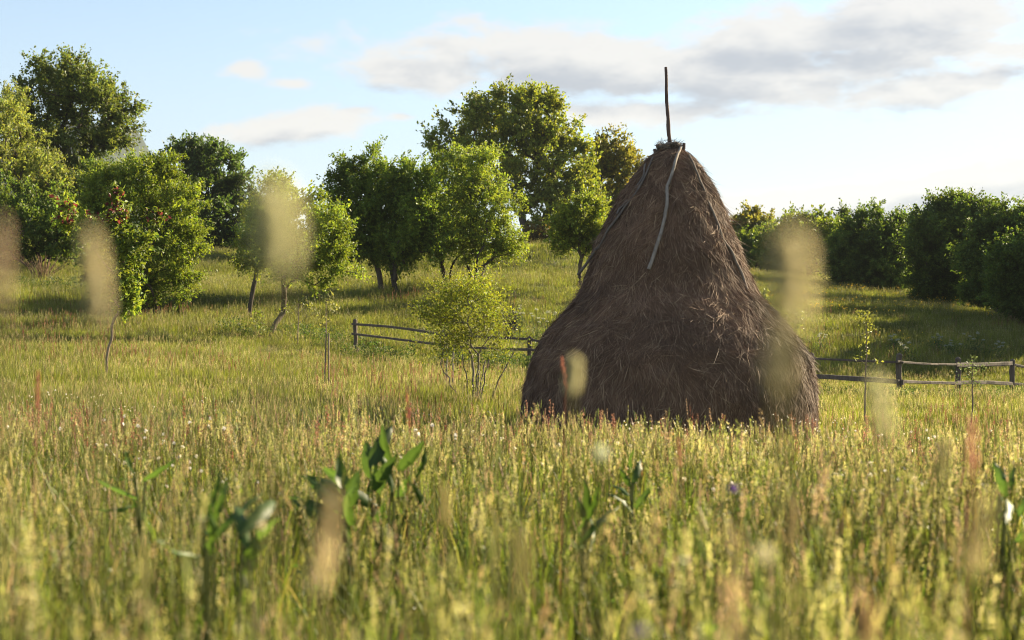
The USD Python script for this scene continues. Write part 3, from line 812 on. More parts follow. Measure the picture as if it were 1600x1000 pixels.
for n_, (px, y0, y1, d) in enumerate([(697, 535, 590, 30.5), (707, 540, 585, 31.5)]):
    p = at(px, y0, d)
    gzv = float(ground(p[0], p[1]))
    st = thing("garden_stake", ["thin grey stake in the grass just left of the feathery shrub's stems", "shorter stake close beside the left one at the feathery shrub"][n_], "stake", (p[0], p[1], gzv))
    V, Fc, tc = rough_pole([[0, 0, -0.1], [0.02, 0, p[2] - gzv]], 0.022, 0.018, 0.02, n=8, seed=200 + n_, tint=(0.2, 0.17, 0.13))
    part(st, "shaft", V, Fc, WOOD, tc, smooth=True)


# ------------------------------------------------------------------ slender saplings and weeds
def sapling(label, px, ytop, d, tuft, stake=False, seed=0, color=(0.16, 0.17, 0.045), n=70, size=0.06, name="slender_sapling", category="sapling"):
    r = np.random.default_rng(seed)
    p = at(px, ytop, d)
    gzv = float(ground(p[0], p[1]))
    H = p[2] - gzv
    x = thing(name, label, category, (p[0], p[1], gzv))
    V, Fc, tc = rough_pole([[-0.02, 0, -0.05], [0.0, 0, H * 0.5], [0, 0, H * 0.97]], 0.018, 0.007, 0.04, n=14, seed=seed, tint=(0.17, 0.13, 0.10))
    part(x, "stem", V, Fc, BARK, tc, smooth=True)
    if stake:
        V, Fc, tc = rough_pole([[0.05, 0.03, -0.05], [0.055, 0.03, H * 0.62]], 0.016, 0.015, 0.01, n=8, seed=seed + 1, tint=(0.27, 0.21, 0.14))
        part(x, "stake", V, Fc, WOOD, tc, smooth=True)
    tw, lp, lo = MB(), [], []
    for (tx, ty, rx, ry, cnt) in tuft:
        c = at(tx, ty, d) - [p[0], p[1], gzv]
        b0 = np.array([0, 0, min(H * 0.95, max(0.2, c[2] - abs(c[0]) * 0.6))])
        tw.tube(np.array([b0, (b0 + c) / 2 + [0, 0, 0.03], c]), [0.006, 0.005, 0.003], 4, (0.15, 0.13, 0.08))
        q_ = c + r.normal(0, 1, (cnt, 3)) * [rx * d / F * 0.5, rx * d / F * 0.5, ry * d / F * 0.5]
        lp.append(q_)
        lo.append(r.normal(0, 1, (cnt, 3)) + [0, 0, 0.3])
    V, Fc, tc = tw.arrays()
    part(x, "twigs", V, Fc, BARK, tc)
    lp, lo = np.repeat(np.vstack(lp), 2, 0), unit(np.repeat(np.vstack(lo), 2, 0) + r.normal(0, 0.6, (2 * sum(len(q_) for q_ in lo), 3)))
    lp = lp + r.normal(0, size * 0.5, lp.shape)
    V, Fc, tc = leaves(lp, lo, size * 1.2, r, np.array(color) * r.uniform(0.7, 1.3, (len(lp), 1)), 0.15, 0.55)
    part(x, "crown", V, Fc, LEAF, tc)


sapling("slender sapling with a leafy tuft at its top right of the haystack", 1353, 488, 25.0, [(1352, 497, 12, 14, 26), (1345, 492, 8, 8, 12), (1360, 512, 8, 10, 14), (1350, 530, 8, 14, 14), (1356, 548, 6, 8, 6), (1340, 563, 6, 6, 4), (1370, 565, 7, 6, 6)], seed=61)
sapling("slender staked sapling with few pale leaves before the left end of the fence", 509, 462, 28.0, [(515, 470, 8, 18, 20), (520, 485, 8, 10, 10), (500, 505, 8, 8, 7), (510, 500, 6, 6, 5)], stake=True, seed=62, color=(0.2, 0.2, 0.075))
sapling("thin feathery herb standing before the rails at the right end of the fence", 1520, 566, 24.0, [(1520, 575, 22, 10, 40), (1512, 590, 20, 12, 40), (1530, 600, 14, 10, 24), (1518, 560, 8, 6, 10)], seed=63, name="feathery_herb", category="plant", color=(0.09, 0.12, 0.06), size=0.035)
sapling("pale upright leafy weed at the right edge of the haystack's neck", 1194, 456, 40.0, [(1194, 462, 5, 10, 26), (1196, 475, 7, 10, 26), (1199, 490, 7, 10, 26)], seed=64, name="leafy_weed", category="plant", color=(0.17, 0.19, 0.06), size=0.09)
sapling("pale leafy weed on the slope behind the tall blurred grass head", 1243, 474, 42.0, [(1242, 482, 8, 10, 26), (1250, 495, 10, 12, 30), (1232, 498, 10, 12, 30), (1244, 512, 14, 10, 40)], seed=65, name="leafy_weed", category="plant", color=(0.15, 0.18, 0.05), size=0.09)
sapling("leafy suckers with pale leaves right of the leaning plum tree's trunk", 466, 462, 44.0, [(470, 468, 10, 6, 18), (485, 478, 8, 5, 14), (450, 480, 14, 10, 30), (400, 500, 10, 10, 26), (495, 488, 8, 6, 8)], seed=66, name="leafy_shoots", category="plant", color=(0.19, 0.2, 0.06), size=0.085)

# bare bushes
def bare_bush(name, label, px, py, d, H, spread_, n, tint, seed):
    p = at(px, py, d)
    gzv = float(ground(p[0], p[1]))
    x = thing(name, label, "bush", (p[0], p[1], gzv))
    mb = MB()
    r = np.random.default_rng(seed)
    for k_ in range(n):
        a_ = r.uniform(0, 2 * PI)
        L = H * r.uniform(0.5, 1.1)
        sp = spread_ * r.uniform(0.15, 1.0)
        e = np.array([math.cos(a_) * sp, math.sin(a_) * sp, L])
        mb.tube(np.array([e * [0.25, 0.25, 0], e * [0.5, 0.5, 0.5], e]) + r.normal(0, 0.04, (3, 3)), [0.02, 0.014, 0.006], 4, np.array(tint) * r.uniform(0.7, 1.3))
    V, Fc, tc = mb.arrays()
    part(x, "stems", V, Fc, BARK, tc)


bare_bush("bare_bush", "bare dark twiggy bush on the slope right of the feathery shrub", 800, 490, 50.0, 1.2, 0.55, 26, (0.05, 0.042, 0.035), 8)
bare_bush("dry_stalks", "clump of dry brown stalks under the trees at the far left", 66, 400, 62.0, 1.2, 1.1, 60, (0.20, 0.13, 0.075), 9)


def cow_parsley(x, seed, H):
    r = np.random.default_rng(seed)
    st, um, lf = MB(), MB(), MB()
    tips = [(0.0, 0.0, H)] + [(r.normal(0, 0.16), r.normal(0, 0.16), H * r.uniform(0.72, 0.98)) for _ in range(5)]
    for tx, ty, tz in tips:
        st.tube([[0, 0, 0 if tx == 0 else H * 0.35], [tx * 0.4, ty * 0.4, tz * 0.65], [tx, ty, tz]], [0.008, 0.006, 0.004], 4, (0.09, 0.12, 0.04))
        n = 40
        a_, rr = r.uniform(0, 2 * PI, n), 0.06 * np.sqrt(r.uniform(0, 1, n))
        c = np.stack([tx + rr * np.cos(a_), ty + rr * np.sin(a_), tz + 0.02 + r.normal(0, 0.012, n) - rr * 0.2], 1)
        V, Fc, tc = leaves(c, unit(r.normal(0, 1, (n, 3)) * [1, 1, 0.3]), 0.032, r, np.array([[0.36, 0.38, 0.27]]) * r.uniform(0.75, 1.1, (n, 1)), 0, 0.9)
        um.add(V, Fc, tc)
    n = 160
    q_ = r.normal(0, 1, (n, 3)) * [0.16, 0.16, 0.2 * H] + [0, 0, 0.42 * H]
    V, Fc, tc = leaves(q_, unit(r.normal(0, 1, (n, 3))), 0.09, r, np.array([[0.07, 0.10, 0.03]]) * r.uniform(0.7, 1.3, (n, 1)), 0, 0.4)
    lf.add(V, Fc, tc)
    part(x, "stems", *st.arrays()[:2], GRASS, st.arrays()[2])
    part(x, "flower_heads", *um.arrays()[:2], HEAD, um.arrays()[2])
    part(x, "leaves", *lf.arrays()[:2], GRASS, lf.arrays()[2])


for n_, (px, py, d, lab) in enumerate([
    (812, 478, 48, "white cow parsley cluster beside the bare dark bush"), (838, 484, 47, "white cow parsley close to the haystack's left flank"), (856, 487, 46.5, "cow parsley touching the haystack's left outline"),
    (1398, 524, 49, "white cow parsley left of the sapling's neighbours, above the fence post"), (1465, 526, 49.5, "tall white cow parsley above the fence, middle of the right meadow"), (1486, 534, 48, "shorter cow parsley right beside the tall one above the fence"),
    (1527, 520, 48.5, "tallest cow parsley, above the thick rail at the right"), (1560, 534, 48, "low cow parsley near the right frame edge above the rails"), (1282, 526, 49, "pale cow parsley between haystack and sapling at the slope's foot"), (1420, 535, 47.5, "small cow parsley between sapling and tall white one")]):
    p = at(px, py, d)
    gzv = float(ground(p[0], p[1]))
    x = thing("cow_parsley", lab, "wildflower", (p[0], p[1], gzv), group="cow parsley plants in the meadow")
    cow_parsley(x, 300 + n_, max(0.7, p[2] - gzv))


# ------------------------------------------------------------------ grass
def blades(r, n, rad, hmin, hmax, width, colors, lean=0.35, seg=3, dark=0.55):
    a_, q_ = r.uniform(0, 2 * PI, n), rad * np.sqrt(r.uniform(0, 1, n))
    root = np.stack([q_ * np.cos(a_), q_ * np.sin(a_), np.full(n, -0.03)], 1)
    h = r.uniform(hmin, hmax, n) * r.uniform(0.75, 1.0, n)
    la = r.uniform(0, 2 * PI, n)
    ld = np.stack([np.cos(la), np.sin(la), 0 * la], 1)
    ln = np.abs(r.normal(0, lean, n))
    fa = r.uniform(0, 2 * PI, n)
    side = np.stack([np.cos(fa), np.sin(fa), 0 * fa], 1) * (width * r.uniform(0.6, 1.3, n))[:, None] * 0.5
    V, tcs = [], []
    base = colors[r.integers(0, len(colors), n)] * r.uniform(0.75, 1.25, (n, 1))
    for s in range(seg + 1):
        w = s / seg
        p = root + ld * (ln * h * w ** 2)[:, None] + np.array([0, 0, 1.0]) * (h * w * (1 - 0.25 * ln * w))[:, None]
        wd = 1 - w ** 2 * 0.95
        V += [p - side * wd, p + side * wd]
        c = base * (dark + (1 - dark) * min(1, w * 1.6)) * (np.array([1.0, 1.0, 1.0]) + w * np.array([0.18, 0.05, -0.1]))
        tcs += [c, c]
    V, tcs = np.stack(V, 1).reshape(-1, 3), np.stack(tcs, 1).reshape(-1, 3)
    seg_f = np.vstack([np.array([[0, 1, 3], [0, 3, 2]]) + 2 * s for s in range(seg)])
    Fc = (np.arange(n)[:, None, None] * (seg + 1) * 2 + seg_f).reshape(-1, 3)
    return V, Fc, tcs


def spindle(c0, axis_, L, R, sides, tint, r, rings=(0.0, 0.15, 0.5, 0.85, 1.0), wid=(0.3, 0.85, 1.0, 0.6, 0.05)):
    P = c0 + axis_[None] * (np.array(rings) * L)[:, None]
    V, Fc = tube(P, np.array(wid) * R, sides, False)
    return V, Fc, np.broadcast_to(tint, V.shape)


def stalks(r, n, rad, hmin, hmax, heads, thick=0.0022, kinds=("spike", "panicle", "thin")):
    mb = MB()
    for _ in range(n):
        a_, q_ = r.uniform(0, 2 * PI), rad * math.sqrt(r.uniform())
        h = r.uniform(hmin, hmax)
        la, ln = r.uniform(0, 2 * PI), abs(r.normal(0, 0.14))
        ld = np.array([math.cos(la), math.sin(la), 0])
        root = np.array([q_ * math.cos(a_), q_ * math.sin(a_), -0.02])
        w = np.linspace(0, 1, 5)[:, None]
        P = root + ld * ln * h * w ** 2 + np.array([0, 0, 1.0]) * h * w
        hc = np.array(heads[r.integers(len(heads))]) * r.uniform(0.8, 1.2)
        sc = np.array([0.17, 0.17, 0.055]) * r.uniform(0.8, 1.25)
        V, Fc = tube(P, np.linspace(1, 0.6, 5) * thick, 3, False)
        mb.add(V, Fc, sc)
        ax = unit(P[-1] - P[-2])
        kd = kinds[r.integers(len(kinds))]
        if kd == "spike":
            V, Fc, tc = spindle(P[-1] - ax * 0.005, ax, r.uniform(0.04, 0.085), r.uniform(0.0026, 0.0042), 5, hc, r)
            mb.add(V, Fc, tc)
            m = 26
            w2 = r.uniform(0, 1, m)
            L2 = 0.06
            pos = P[-1] + ax * (w2 * L2)[:, None]
            o_ = unit(r.normal(0, 1, (m, 3)) + ax * 1.3)
            V, Fc, tc = leaves(pos + o_ * 0.003, o_, 0.009, r, np.repeat(hc[None], m, 0) * r.uniform(0.7, 1.3, (m, 1)), 0, 0.3)
            mb.add(V, Fc, tc)
        elif kd == "panicle":
            m = 44
            L2 = r.uniform(0.09, 0.16)
            w2 = r.uniform(0, 1, m)
            o_ = unit(r.normal(0, 1, (m, 3)) * [1, 1, 0.4] + [0, 0, 0.7])
            pos = P[-1] - ax * L2 * 0.5 + ax * (w2 * L2)[:, None] + o_ * (0.022 * (1 - w2 * 0.75) * r.uniform(0.3, 1, m))[:, None]
            V, Fc, tc = leaves(pos, unit(o_ + ax), 0.0095, r, np.repeat(hc[None], m, 0) * r.uniform(0.7, 1.3, (m, 1)), 0, 0.32)
            mb.add(V, Fc, tc)
        else:
            m = 16
            L2 = r.uniform(0.07, 0.13)
            w2 = np.linspace(0, 1, m)
            sgn = np.where(np.arange(m) % 2, 1, -1)[:, None] * unit(np.cross(ax, [math.cos(a_), math.sin(a_), 0.1]))
            pos = P[-1] - ax * 0.02 + ax * (w2 * L2)[:, None] + sgn * 0.003
            V, Fc, tc = leaves(pos, unit(ax + sgn * 0.35), 0.016, r, np.repeat(hc[None], m, 0) * r.uniform(0.75, 1.25, (m, 1)), 0, 0.3)
            mb.add(V, Fc, tc)
    return mb.arrays()


TALL = np.array([1.05, 1.22, 1.05]) * np.array([(0.08, 0.115, 0.018), (0.105, 0.135, 0.024), (0.15, 0.16, 0.038), (0.055, 0.09, 0.016), (0.22, 0.20, 0.075), (0.11, 0.14, 0.022), (0.07, 0.105, 0.018)])
SHORT = 1.3 * np.array([(0.11, 0.145, 0.02), (0.135, 0.16, 0.026), (0.10, 0.135, 0.02), (0.165, 0.17, 0.04)])
TANS = [(0.42, 0.36, 0.18), (0.34, 0.32, 0.13), (0.50, 0.44, 0.26), (0.28, 0.28, 0.10), (0.40, 0.28, 0.19), (0.36, 0.24, 0.20), (0.44, 0.40, 0.20), (0.21, 0.25, 0.065), (0.19, 0.24, 0.055), (0.25, 0.27, 0.09)]
REDS = [(0.26, 0.10, 0.065), (0.32, 0.17, 0.11), (0.24, 0.12, 0.08)]


def instancer(name, label, protos, pos, scale, rng_, weights=None, mat=GRASS):
    """One PointInstancer of tufts at the given points of the ground."""
    path = path_for(name)
    pi = UsdGeom.PointInstancer.Define(stage, path)
    targets = []
    for n_, (V, Fc, tc) in enumerate(protos):
        pp = f"{path}/tuft" + (f"_{n_:03d}" if n_ else "")
        put(pp, V, Fc, mat, tc)
        targets.append(Sdf.Path(pp))
    pi.CreatePrototypesRel().SetTargets(targets)
    n = len(pos)
    pi.CreateProtoIndicesAttr(Vt.IntArray.FromNumpy(rng_.choice(len(protos), n, p=weights).astype(np.int32)))
    pi.CreatePositionsAttr(Vt.Vec3fArray.FromNumpy(np.ascontiguousarray(pos.astype(np.float32))))
    th = rng_.uniform(0, 2 * PI, n)
    pi.CreateOrientationsAttr(Vt.QuathArray([Gf.Quath(float(math.cos(t / 2)), 0.0, 0.0, float(math.sin(t / 2))) for t in th]))
    pi.CreateScalesAttr(Vt.Vec3fArray.FromNumpy(np.ascontiguousarray(np.repeat(scale[:, None], 3, 1).astype(np.float32))))
    tag(pi.GetPrim(), label, kind="stuff")
    return pi


def scatter(rng_, d0, d1, density, margin=2.0, spread=0.40, ymin=-0.6):
    """Random points of the ground in the wedge seen from the near edge, with a margin to the sides."""
    W = spread * d1 + margin
    n = int(2 * W * (d1 - d0) * density)
    x, y = rng_.uniform(-W, W, n), rng_.uniform(d0, d1, n)
    keep = (np.abs(x) < spread * np.maximum(y, 0) + margin) & ((x - HX) ** 2 + (y - HY) ** 2 > 2.1 ** 2)
    return x[keep], y[keep]


def on_ground(x, y):
    return np.stack([x, y, ground(x, y)], 1)


def edge(x):
    """Depth where the tall rough grass gives way to the shorter turf."""
    return 22.5 + (noise(np.stack([x * 0.25, 0 * x, 0 * x], -1), 3) - 0.5) * 3.0 + np.where(x > 4.5, -1.5, 0)


grng = np.random.default_rng(99)
DOCKS = [(535, 5.4), (612, 6.0), (325, 3.6), (388, 3.4), (988, 6.5), (916, 5.0), (1572, 5.0), (215, 5.5)]


def near_dock(x, y):
    """Where broad dock leaves keep the grass low."""
    m = np.zeros(len(x), bool)
    for px, d in DOCKS:
        X = (px - 800) / F * d
        m |= (np.abs(x - X * y / d) < 0.034 * d) & (y > d * 0.6) & (y < d + 0.35)
    return m


protos = []
for k_ in range(9):
    mb = MB()
    mb.add(*blades(grng, 40, 0.20, 0.18, 0.46, 0.0055, TALL, 0.35))
    mb.add(*blades(grng, 4, 0.18, 0.25, 0.52, 0.005, np.array([(0.30, 0.25, 0.12), (0.25, 0.22, 0.09)]), 0.9))
    mb.add(*stalks(grng, 8, 0.22, 0.32, 0.56, TANS))
    if k_ % 3 == 0:
        n = 26
        q_ = np.stack([grng.normal(0, 0.10, n), grng.normal(0, 0.10, n), grng.uniform(0.08, 0.30, n)], 1)
        mb.add(*leaves(q_, unit(grng.normal(0, 1, (n, 3))), 0.03, grng, np.array([[0.06, 0.10, 0.022]]) * grng.uniform(0.7, 1.3, (n, 1)), 0, 0.55))
    protos.append(mb.arrays())
x, y = scatter(grng, -0.6, 29, 23)
k = (y < edge(x) + np.abs(grng.normal(0, 1.6, len(x)))) & ((x ** 2 + y ** 2) > 0.55 ** 2)
x, y = x[k], y[k]
patch = fbm(np.stack([x * 0.5, y * 0.5, 0 * x], -1), 3, 17)
sc = grng.uniform(0.55, 1.15, len(x)) * (0.7 + 0.6 * patch) * np.interp(y, [0, 9, 19, 27], [1, 1, 0.8, 0.5]) * np.where((x > -1.5) & (y > 14), 0.8, 1) * np.where(near_dock(x, y), 0.72, 1)
instancer("tall_meadow_grass", "tall rough meadow grass with tan seed heads filling the foreground", protos, on_ground(x, y), sc, grng)

protos = []
for k_ in range(5):
    mb = MB()
    m = 5
    for _ in range(m):
        h = grng.uniform(0.36, 0.62)
        base = np.array([grng.normal(0, 0.12), grng.normal(0, 0.12), 0])
        tp = base + [grng.normal(0, 0.05), grng.normal(0, 0.05), h]
        hc = np.array(REDS[grng.integers(3)]) * grng.uniform(0.8, 1.2)
        V, Fc = tube([base, (base + tp) / 2 + [0.01, 0, 0], tp], [0.003, 0.0025, 0.0015], 3, False)
        mb.add(V, Fc, hc * [0.7, 0.9, 0.8])
        n = 46
        w2 = grng.uniform(0, 1, n)
        o_ = unit(grng.normal(0, 1, (n, 3)) + [0, 0, 0.5])
        pos = tp - np.array([0, 0, 0.17]) * w2[:, None] * grng.uniform(0.6, 1) + o_ * 0.012
        mb.add(*leaves(pos, o_, 0.013, grng, hc[None] * grng.uniform(0.7, 1.3, (n, 1)), 0, 0.7))
    protos.append(mb.arrays())
x, y = scatter(grng, 2.0, 60, 1.6)
patch = fbm(np.stack([x * 0.16, y * 0.16, 0 * x], -1), 3, 23)
k = (patch > 0.5) & (grng.uniform(0, 1, len(x)) < np.where(y < 24, 1.0, 0.5) * np.where((np.abs(x - HX) < 3.5) & (y > 15), 0.35, 1))
instancer("red_sorrel", "reddish sorrel spikes scattered through the meadow grass", protos, on_ground(x[k], y[k]), grng.uniform(0.75, 1.15, k.sum()), grng, mat=HEAD)

# taller flowering stalks standing close in front of the lens
protos = []
for k_ in range(6):
    mb = MB()
    mb.add(*stalks(grng, 7, 0.16, 0.42, 0.62, TANS + [(0.50, 0.45, 0.21)], thick=0.0024, kinds=("spike", "panicle", "panicle", "thin")))
    mb.add(*blades(grng, 14, 0.18, 0.35, 0.62, 0.009, np.array([(0.075, 0.12, 0.016), (0.10, 0.14, 0.022), (0.16, 0.165, 0.04)]), 0.3, seg=4))
    protos.append(mb.arrays())
x, y = scatter(grng, 0.6, 10, 14, margin=1.2)
patch = fbm(np.stack([x * 0.9, y * 0.9, 0 * x], -1), 2, 29)
k = (patch > 0.45) & (grng.uniform(0, 1, len(x)) < np.interp(y, [0, 3, 10], [1, 0.8, 0.3])) & ~near_dock(x, y)
instancer("flowering_grass", "taller flowering grass stalks standing above the near meadow", protos, on_ground(x[k], y[k]), grng.uniform(0.8, 1.12, k.sum()), grng)

# small white, yellow and violet dots of flowers low in the near grass
protos = []
for col, n in (((0.7, 0.66, 0.52), 7), ((0.62, 0.45, 0.03), 5), ((0.72, 0.70, 0.66), 6)):
    mb = MB()
    for _ in range(n):
        h = grng.uniform(0.25, 0.5)
        c = np.array([grng.normal(0, 0.15), grng.normal(0, 0.15), h])
        V, Fc = tube([c * [1, 1, 0], c], [0.0018, 0.0014], 3, False)
        mb.add(V, Fc, (0.12, 0.15, 0.04))
        m = 12
        o_ = unit(grng.normal(0, 1, (m, 3)) + [0, 0, 0.4])
        mb.add(*leaves(c + o_ * 0.006, o_, 0.014, grng, np.array([col]) * grng.uniform(0.8, 1.15, (m, 1)), 0, 0.7))
    protos.append(mb.arrays())
x, y = scatter(grng, 1.5, 20, 1.2)
k = fbm(np.stack([x * 0.35, y * 0.35, 0 * x], -1), 2, 41) > 0.45
instancer("small_wildflowers", "tiny pale and yellow flower heads dotted through the near grass", protos, on_ground(x[k], y[k]), grng.uniform(0.8, 1.2, k.sum()), grng, weights=[0.55, 0.12, 0.33], mat=HEAD)

protos = []
for k_ in range(7):
    mb = MB()
    mb.add(*blades(grng, 80, 0.30, 0.10, 0.26, 0.008, SHORT, 0.4, seg=2))
    mb.add(*stalks(grng, 5, 0.30, 0.18, 0.34, TANS, thick=0.003, kinds=("panicle", "thin")))
    protos.append(mb.arrays())
x, y = scatter(grng, 18, 47, 11, margin=4)
k = y > edge(x) - 0.6
x, y = x[k], y[k]
instancer("short_turf_grass", "shorter sunlit yellow green grass between the foreground and the fence", protos, on_ground(x, y), grng.uniform(0.7, 1.2, len(x)), grng)

protos = []
for k_ in range(4):
    mb = MB()
    mb.add(*blades(grng, 90, 0.5, 0.16, 0.42, 0.015, SHORT, 0.4, seg=2))
    mb.add(*stalks(grng, 10, 0.5, 0.3, 0.5, TANS, thick=0.005, kinds=("panicle",)))
    protos.append(mb.arrays())
x, y = scatter(grng, 45, 124, 4.5, margin=6)
patch = fbm(np.stack([x * 0.12, y * 0.12, 0 * x], -1), 3, 57)
instancer("hillside_grass", "long grass covering the slopes behind the fence up to the trees", protos, on_ground(x, y), grng.uniform(0.7, 1.15, len(x)) * (0.75 + 0.5 * patch), grng)

# lush dark weeds along the fence and under the leaning tree
protos = []
for k_ in range(5):
    mb = MB()
    n = 130
    hh = grng.uniform(0.1, 0.62, n)
    q_ = np.stack([grng.normal(0, 0.2, n), grng.normal(0, 0.2, n), hh], 1)
    mb.add(*leaves(q_, unit(grng.normal(0, 1, (n, 3)) + [0, 0, 0.3]), 0.10, grng, np.array([[0.06, 0.095, 0.022]]) * grng.uniform(0.6, 1.35, (n, 1)), 0.1, 0.4))
    mb.add(*blades(grng, 40, 0.3, 0.3, 0.65, 0.011, np.array([(0.075, 0.105, 0.022), (0.09, 0.12, 0.03)]), 0.3, seg=2))
    protos.append(mb.arrays())
px_, py_ = [], []
for (a_, b_, dens, wid) in [((385, 45.5), (560, 45.5), 8, 1.3), ((555, 43.2), (830, 41.2), 7, 0.9), ((830, 41.2), (1268, 36.5), 7, 0.9), ((1268, 36.6), (1405, 35.2), 10, 0.7), ((1405, 35.2), (1668, 41.7), 9, 0.7), ((1200, 51), (1650, 50), 5, 1.0), ((60, 60), (330, 56), 4, 2.0)]:
    A0, B0 = at(a_[0], 500, a_[1])[:2], at(b_[0], 500, b_[1])[:2]
    n = int(np.linalg.norm(B0 - A0) * dens)
    t = grng.uniform(0, 1, (n, 1))
    q_ = A0 + (B0 - A0) * t + grng.normal(0, wid * 0.55, (n, 2))
    px_.append(q_[:, 0]), py_.append(q_[:, 1])
x, y = np.concatenate(px_), np.concatenate(py_)
instancer("lush_weeds", "lush dark green weeds and grass along the foot of the fence", protos, on_ground(x, y), grng.uniform(0.5, 1.0, len(x)) * np.where(x > 3, 0.55, 1), grng)

# yellow dots on the right slope
mb = MB()
for _ in range(9):
    c = np.array([grng.normal(0, 0.4), grng.normal(0, 0.4), grng.uniform(0.3, 0.5)])
    V, Fc = tube([c * [1, 1, 0], c], [0.003, 0.002], 3, False)
    mb.add(V, Fc, (0.1, 0.13, 0.03))
    o_ = unit(grng.normal(0, 1, (6, 3)) + [0, 0, 0.8])
    mb.add(*leaves(c + o_ * 0.01, o_, 0.035, grng, np.tile([[0.65, 0.46, 0.03]], (6, 1)), 0, 0.8))
x, y = scatter(grng, 34, 80, 0.7, margin=3)
k = (fbm(np.stack([x * 0.15, y * 0.15, 0 * x], -1), 2, 71) > 0.52) & (x > 6) & (y > 46) & (grng.uniform(0, 1, len(x)) < 0.45)
instancer("buttercups", "yellow buttercup dots on the slopes around the fence", [mb.arrays()], on_ground(x[k], y[k]), grng.uniform(0.8, 1.2, k.sum()), grng, mat=HEAD)


# ------------------------------------------------------------------ broad-leaved docks
def dock(label, spots, d, seed, colors=(0.045, 0.080, 0.020)):
    """spots: (pixel of the leaf's tip, pixel of its base, width px)."""
    r = np.random.default_rng(seed)
    bxy = np.mean([[s[2], s[3]] for s in spots], 0)
    p = at(bxy[0], bxy[1], d)
    gzv = float(ground(p[0], p[1]))
    x = thing("dock_plant", label, "plant", (p[0], p[1], gzv))
    o0 = np.array([p[0], p[1], gzv])
    low = [(tx + r.normal(0, 22), ty + 38 + r.uniform(0, 25), bx_ + r.normal(0, 8), by_ + 45, wd * 0.9) for (tx, ty, bx_, by_, wd) in spots]
    for (tx, ty, bx_, by_, wd) in list(spots) + low:
        tx, ty = tx + (tx - bx_) * 0.8 + r.normal(0, 4), ty + 8
        A0 = at(bx_, by_, d + r.normal(0, 0.06)) - o0
        B0 = at(tx, ty, d + r.normal(0, 0.12)) - o0
        A0 = A0 + (np.array([r.normal(0, 0.03), r.normal(0, 0.03), 0.02]) - A0) * 0.08
        n, m = 9, 5
        t = np.linspace(0, 1, n)
        L = np.linalg.norm(B0 - A0)
        ax = unit(B0 - A0)
        vd = np.array([0, 1.0, 0])
        sd = unit(np.cross(ax, vd + r.normal(0, 0.5, 3)))
        nr = np.cross(sd, ax)
        mid = A0 + (B0 - A0) * t[:, None] - nr * (np.sin(PI * t) * L * r.uniform(0.05, 0.18))[:, None]
        half = wd * d / F * 0.5 * np.sin(PI * np.clip(t, 0, 1) ** 0.75) ** 0.8
        half[0] = 0.004
        u = np.linspace(-1, 1, m)
        V = mid[:, None] + sd * (half[:, None] * u)[..., None] + nr * ((np.abs(u) ** 1.5) * half[:, None] * 0.35)[..., None] + nr * (np.sin(t * 19 + r.uniform(0, 6)) * 0.006)[:, None, None] * (np.abs(u) ** 2)[None, :, None]
        V = V.reshape(-1, 3)
        q_ = (np.arange(n - 1)[:, None] * m + np.arange(m - 1)).ravel()
        Fc = np.vstack([np.stack([q_, q_ + 1, q_ + m + 1], 1), np.stack([q_, q_ + m + 1, q_ + m], 1)])
        tc = np.tile(np.array(colors) * r.uniform(0.75, 1.3), (len(V), 1))
        tc[np.tile(u == 0, n)] *= 1.35
        part(x, "leaf", V, Fc, LEAF, tc, smooth=True)
        root = np.array([r.normal(0, 0.03), r.normal(0, 0.03), 0.0])
        V, Fc = tube([root, root * 0.5 + A0 * 0.5 + [0, 0, 0.03], A0 + ax * 0.01], [0.005, 0.005, 0.004], 4)
        part(x, "leaf_stalk", V, Fc, LEAF, np.tile([[0.10, 0.12, 0.035]], (len(V), 1)))


dock("broad dark dock leaves in a cluster, left one of the middle pair", [(538, 700, 545, 765, 26), (520, 720, 540, 770, 30), (555, 725, 545, 780, 26), (505, 740, 535, 785, 24), (548, 745, 540, 800, 22), (528, 765, 540, 800, 26)], 5.4, 1)
dock("tall upright dock leaf with bent tip, right one of the middle pair", [(596, 655, 575, 715, 24), (575, 680, 580, 735, 26), (605, 650, 612, 710, 16), (645, 680, 622, 720, 20), (657, 690, 655, 730, 14), (598, 712, 590, 760, 18)], 6.0, 2)
dock("bright green dock blade standing left in the near grass", [(325, 715, 315, 790, 14), (345, 725, 330, 800, 12), (308, 750, 318, 805, 12)], 3.6, 3, (0.055, 0.095, 0.022))
dock("wide fresh green dock leaves left of centre low in the grass", [(405, 775, 375, 805, 26), (375, 780, 388, 830, 20), (415, 800, 390, 835, 16)], 3.4, 4, (0.055, 0.095, 0.022))
dock("small pointed dock leaf in front of the haystack's middle", [(987, 692, 990, 725, 11), (995, 710, 988, 742, 13), (976, 722, 985, 748, 10)], 6.5, 5, (0.055, 0.095, 0.022))
dock("dark narrow dock leaves below the haystack's left foot", [(915, 735, 920, 800, 14), (925, 745, 912, 805, 12), (905, 755, 915, 810, 12)], 5.0, 6, (0.04, 0.075, 0.015))
dock("dock leaf standing upright at the right frame edge", [(1562, 712, 1572, 755, 20), (1580, 715, 1568, 760, 14), (1598, 755, 1590, 790, 14)], 5.0, 7, (0.045, 0.08, 0.02))
dock("small dock leaf at the left, over the shaded grass", [(250, 708, 222, 735, 9), (185, 728, 215, 730, 9), (200, 690, 212, 722, 8)], 5.5, 8, (0.05, 0.088, 0.022))


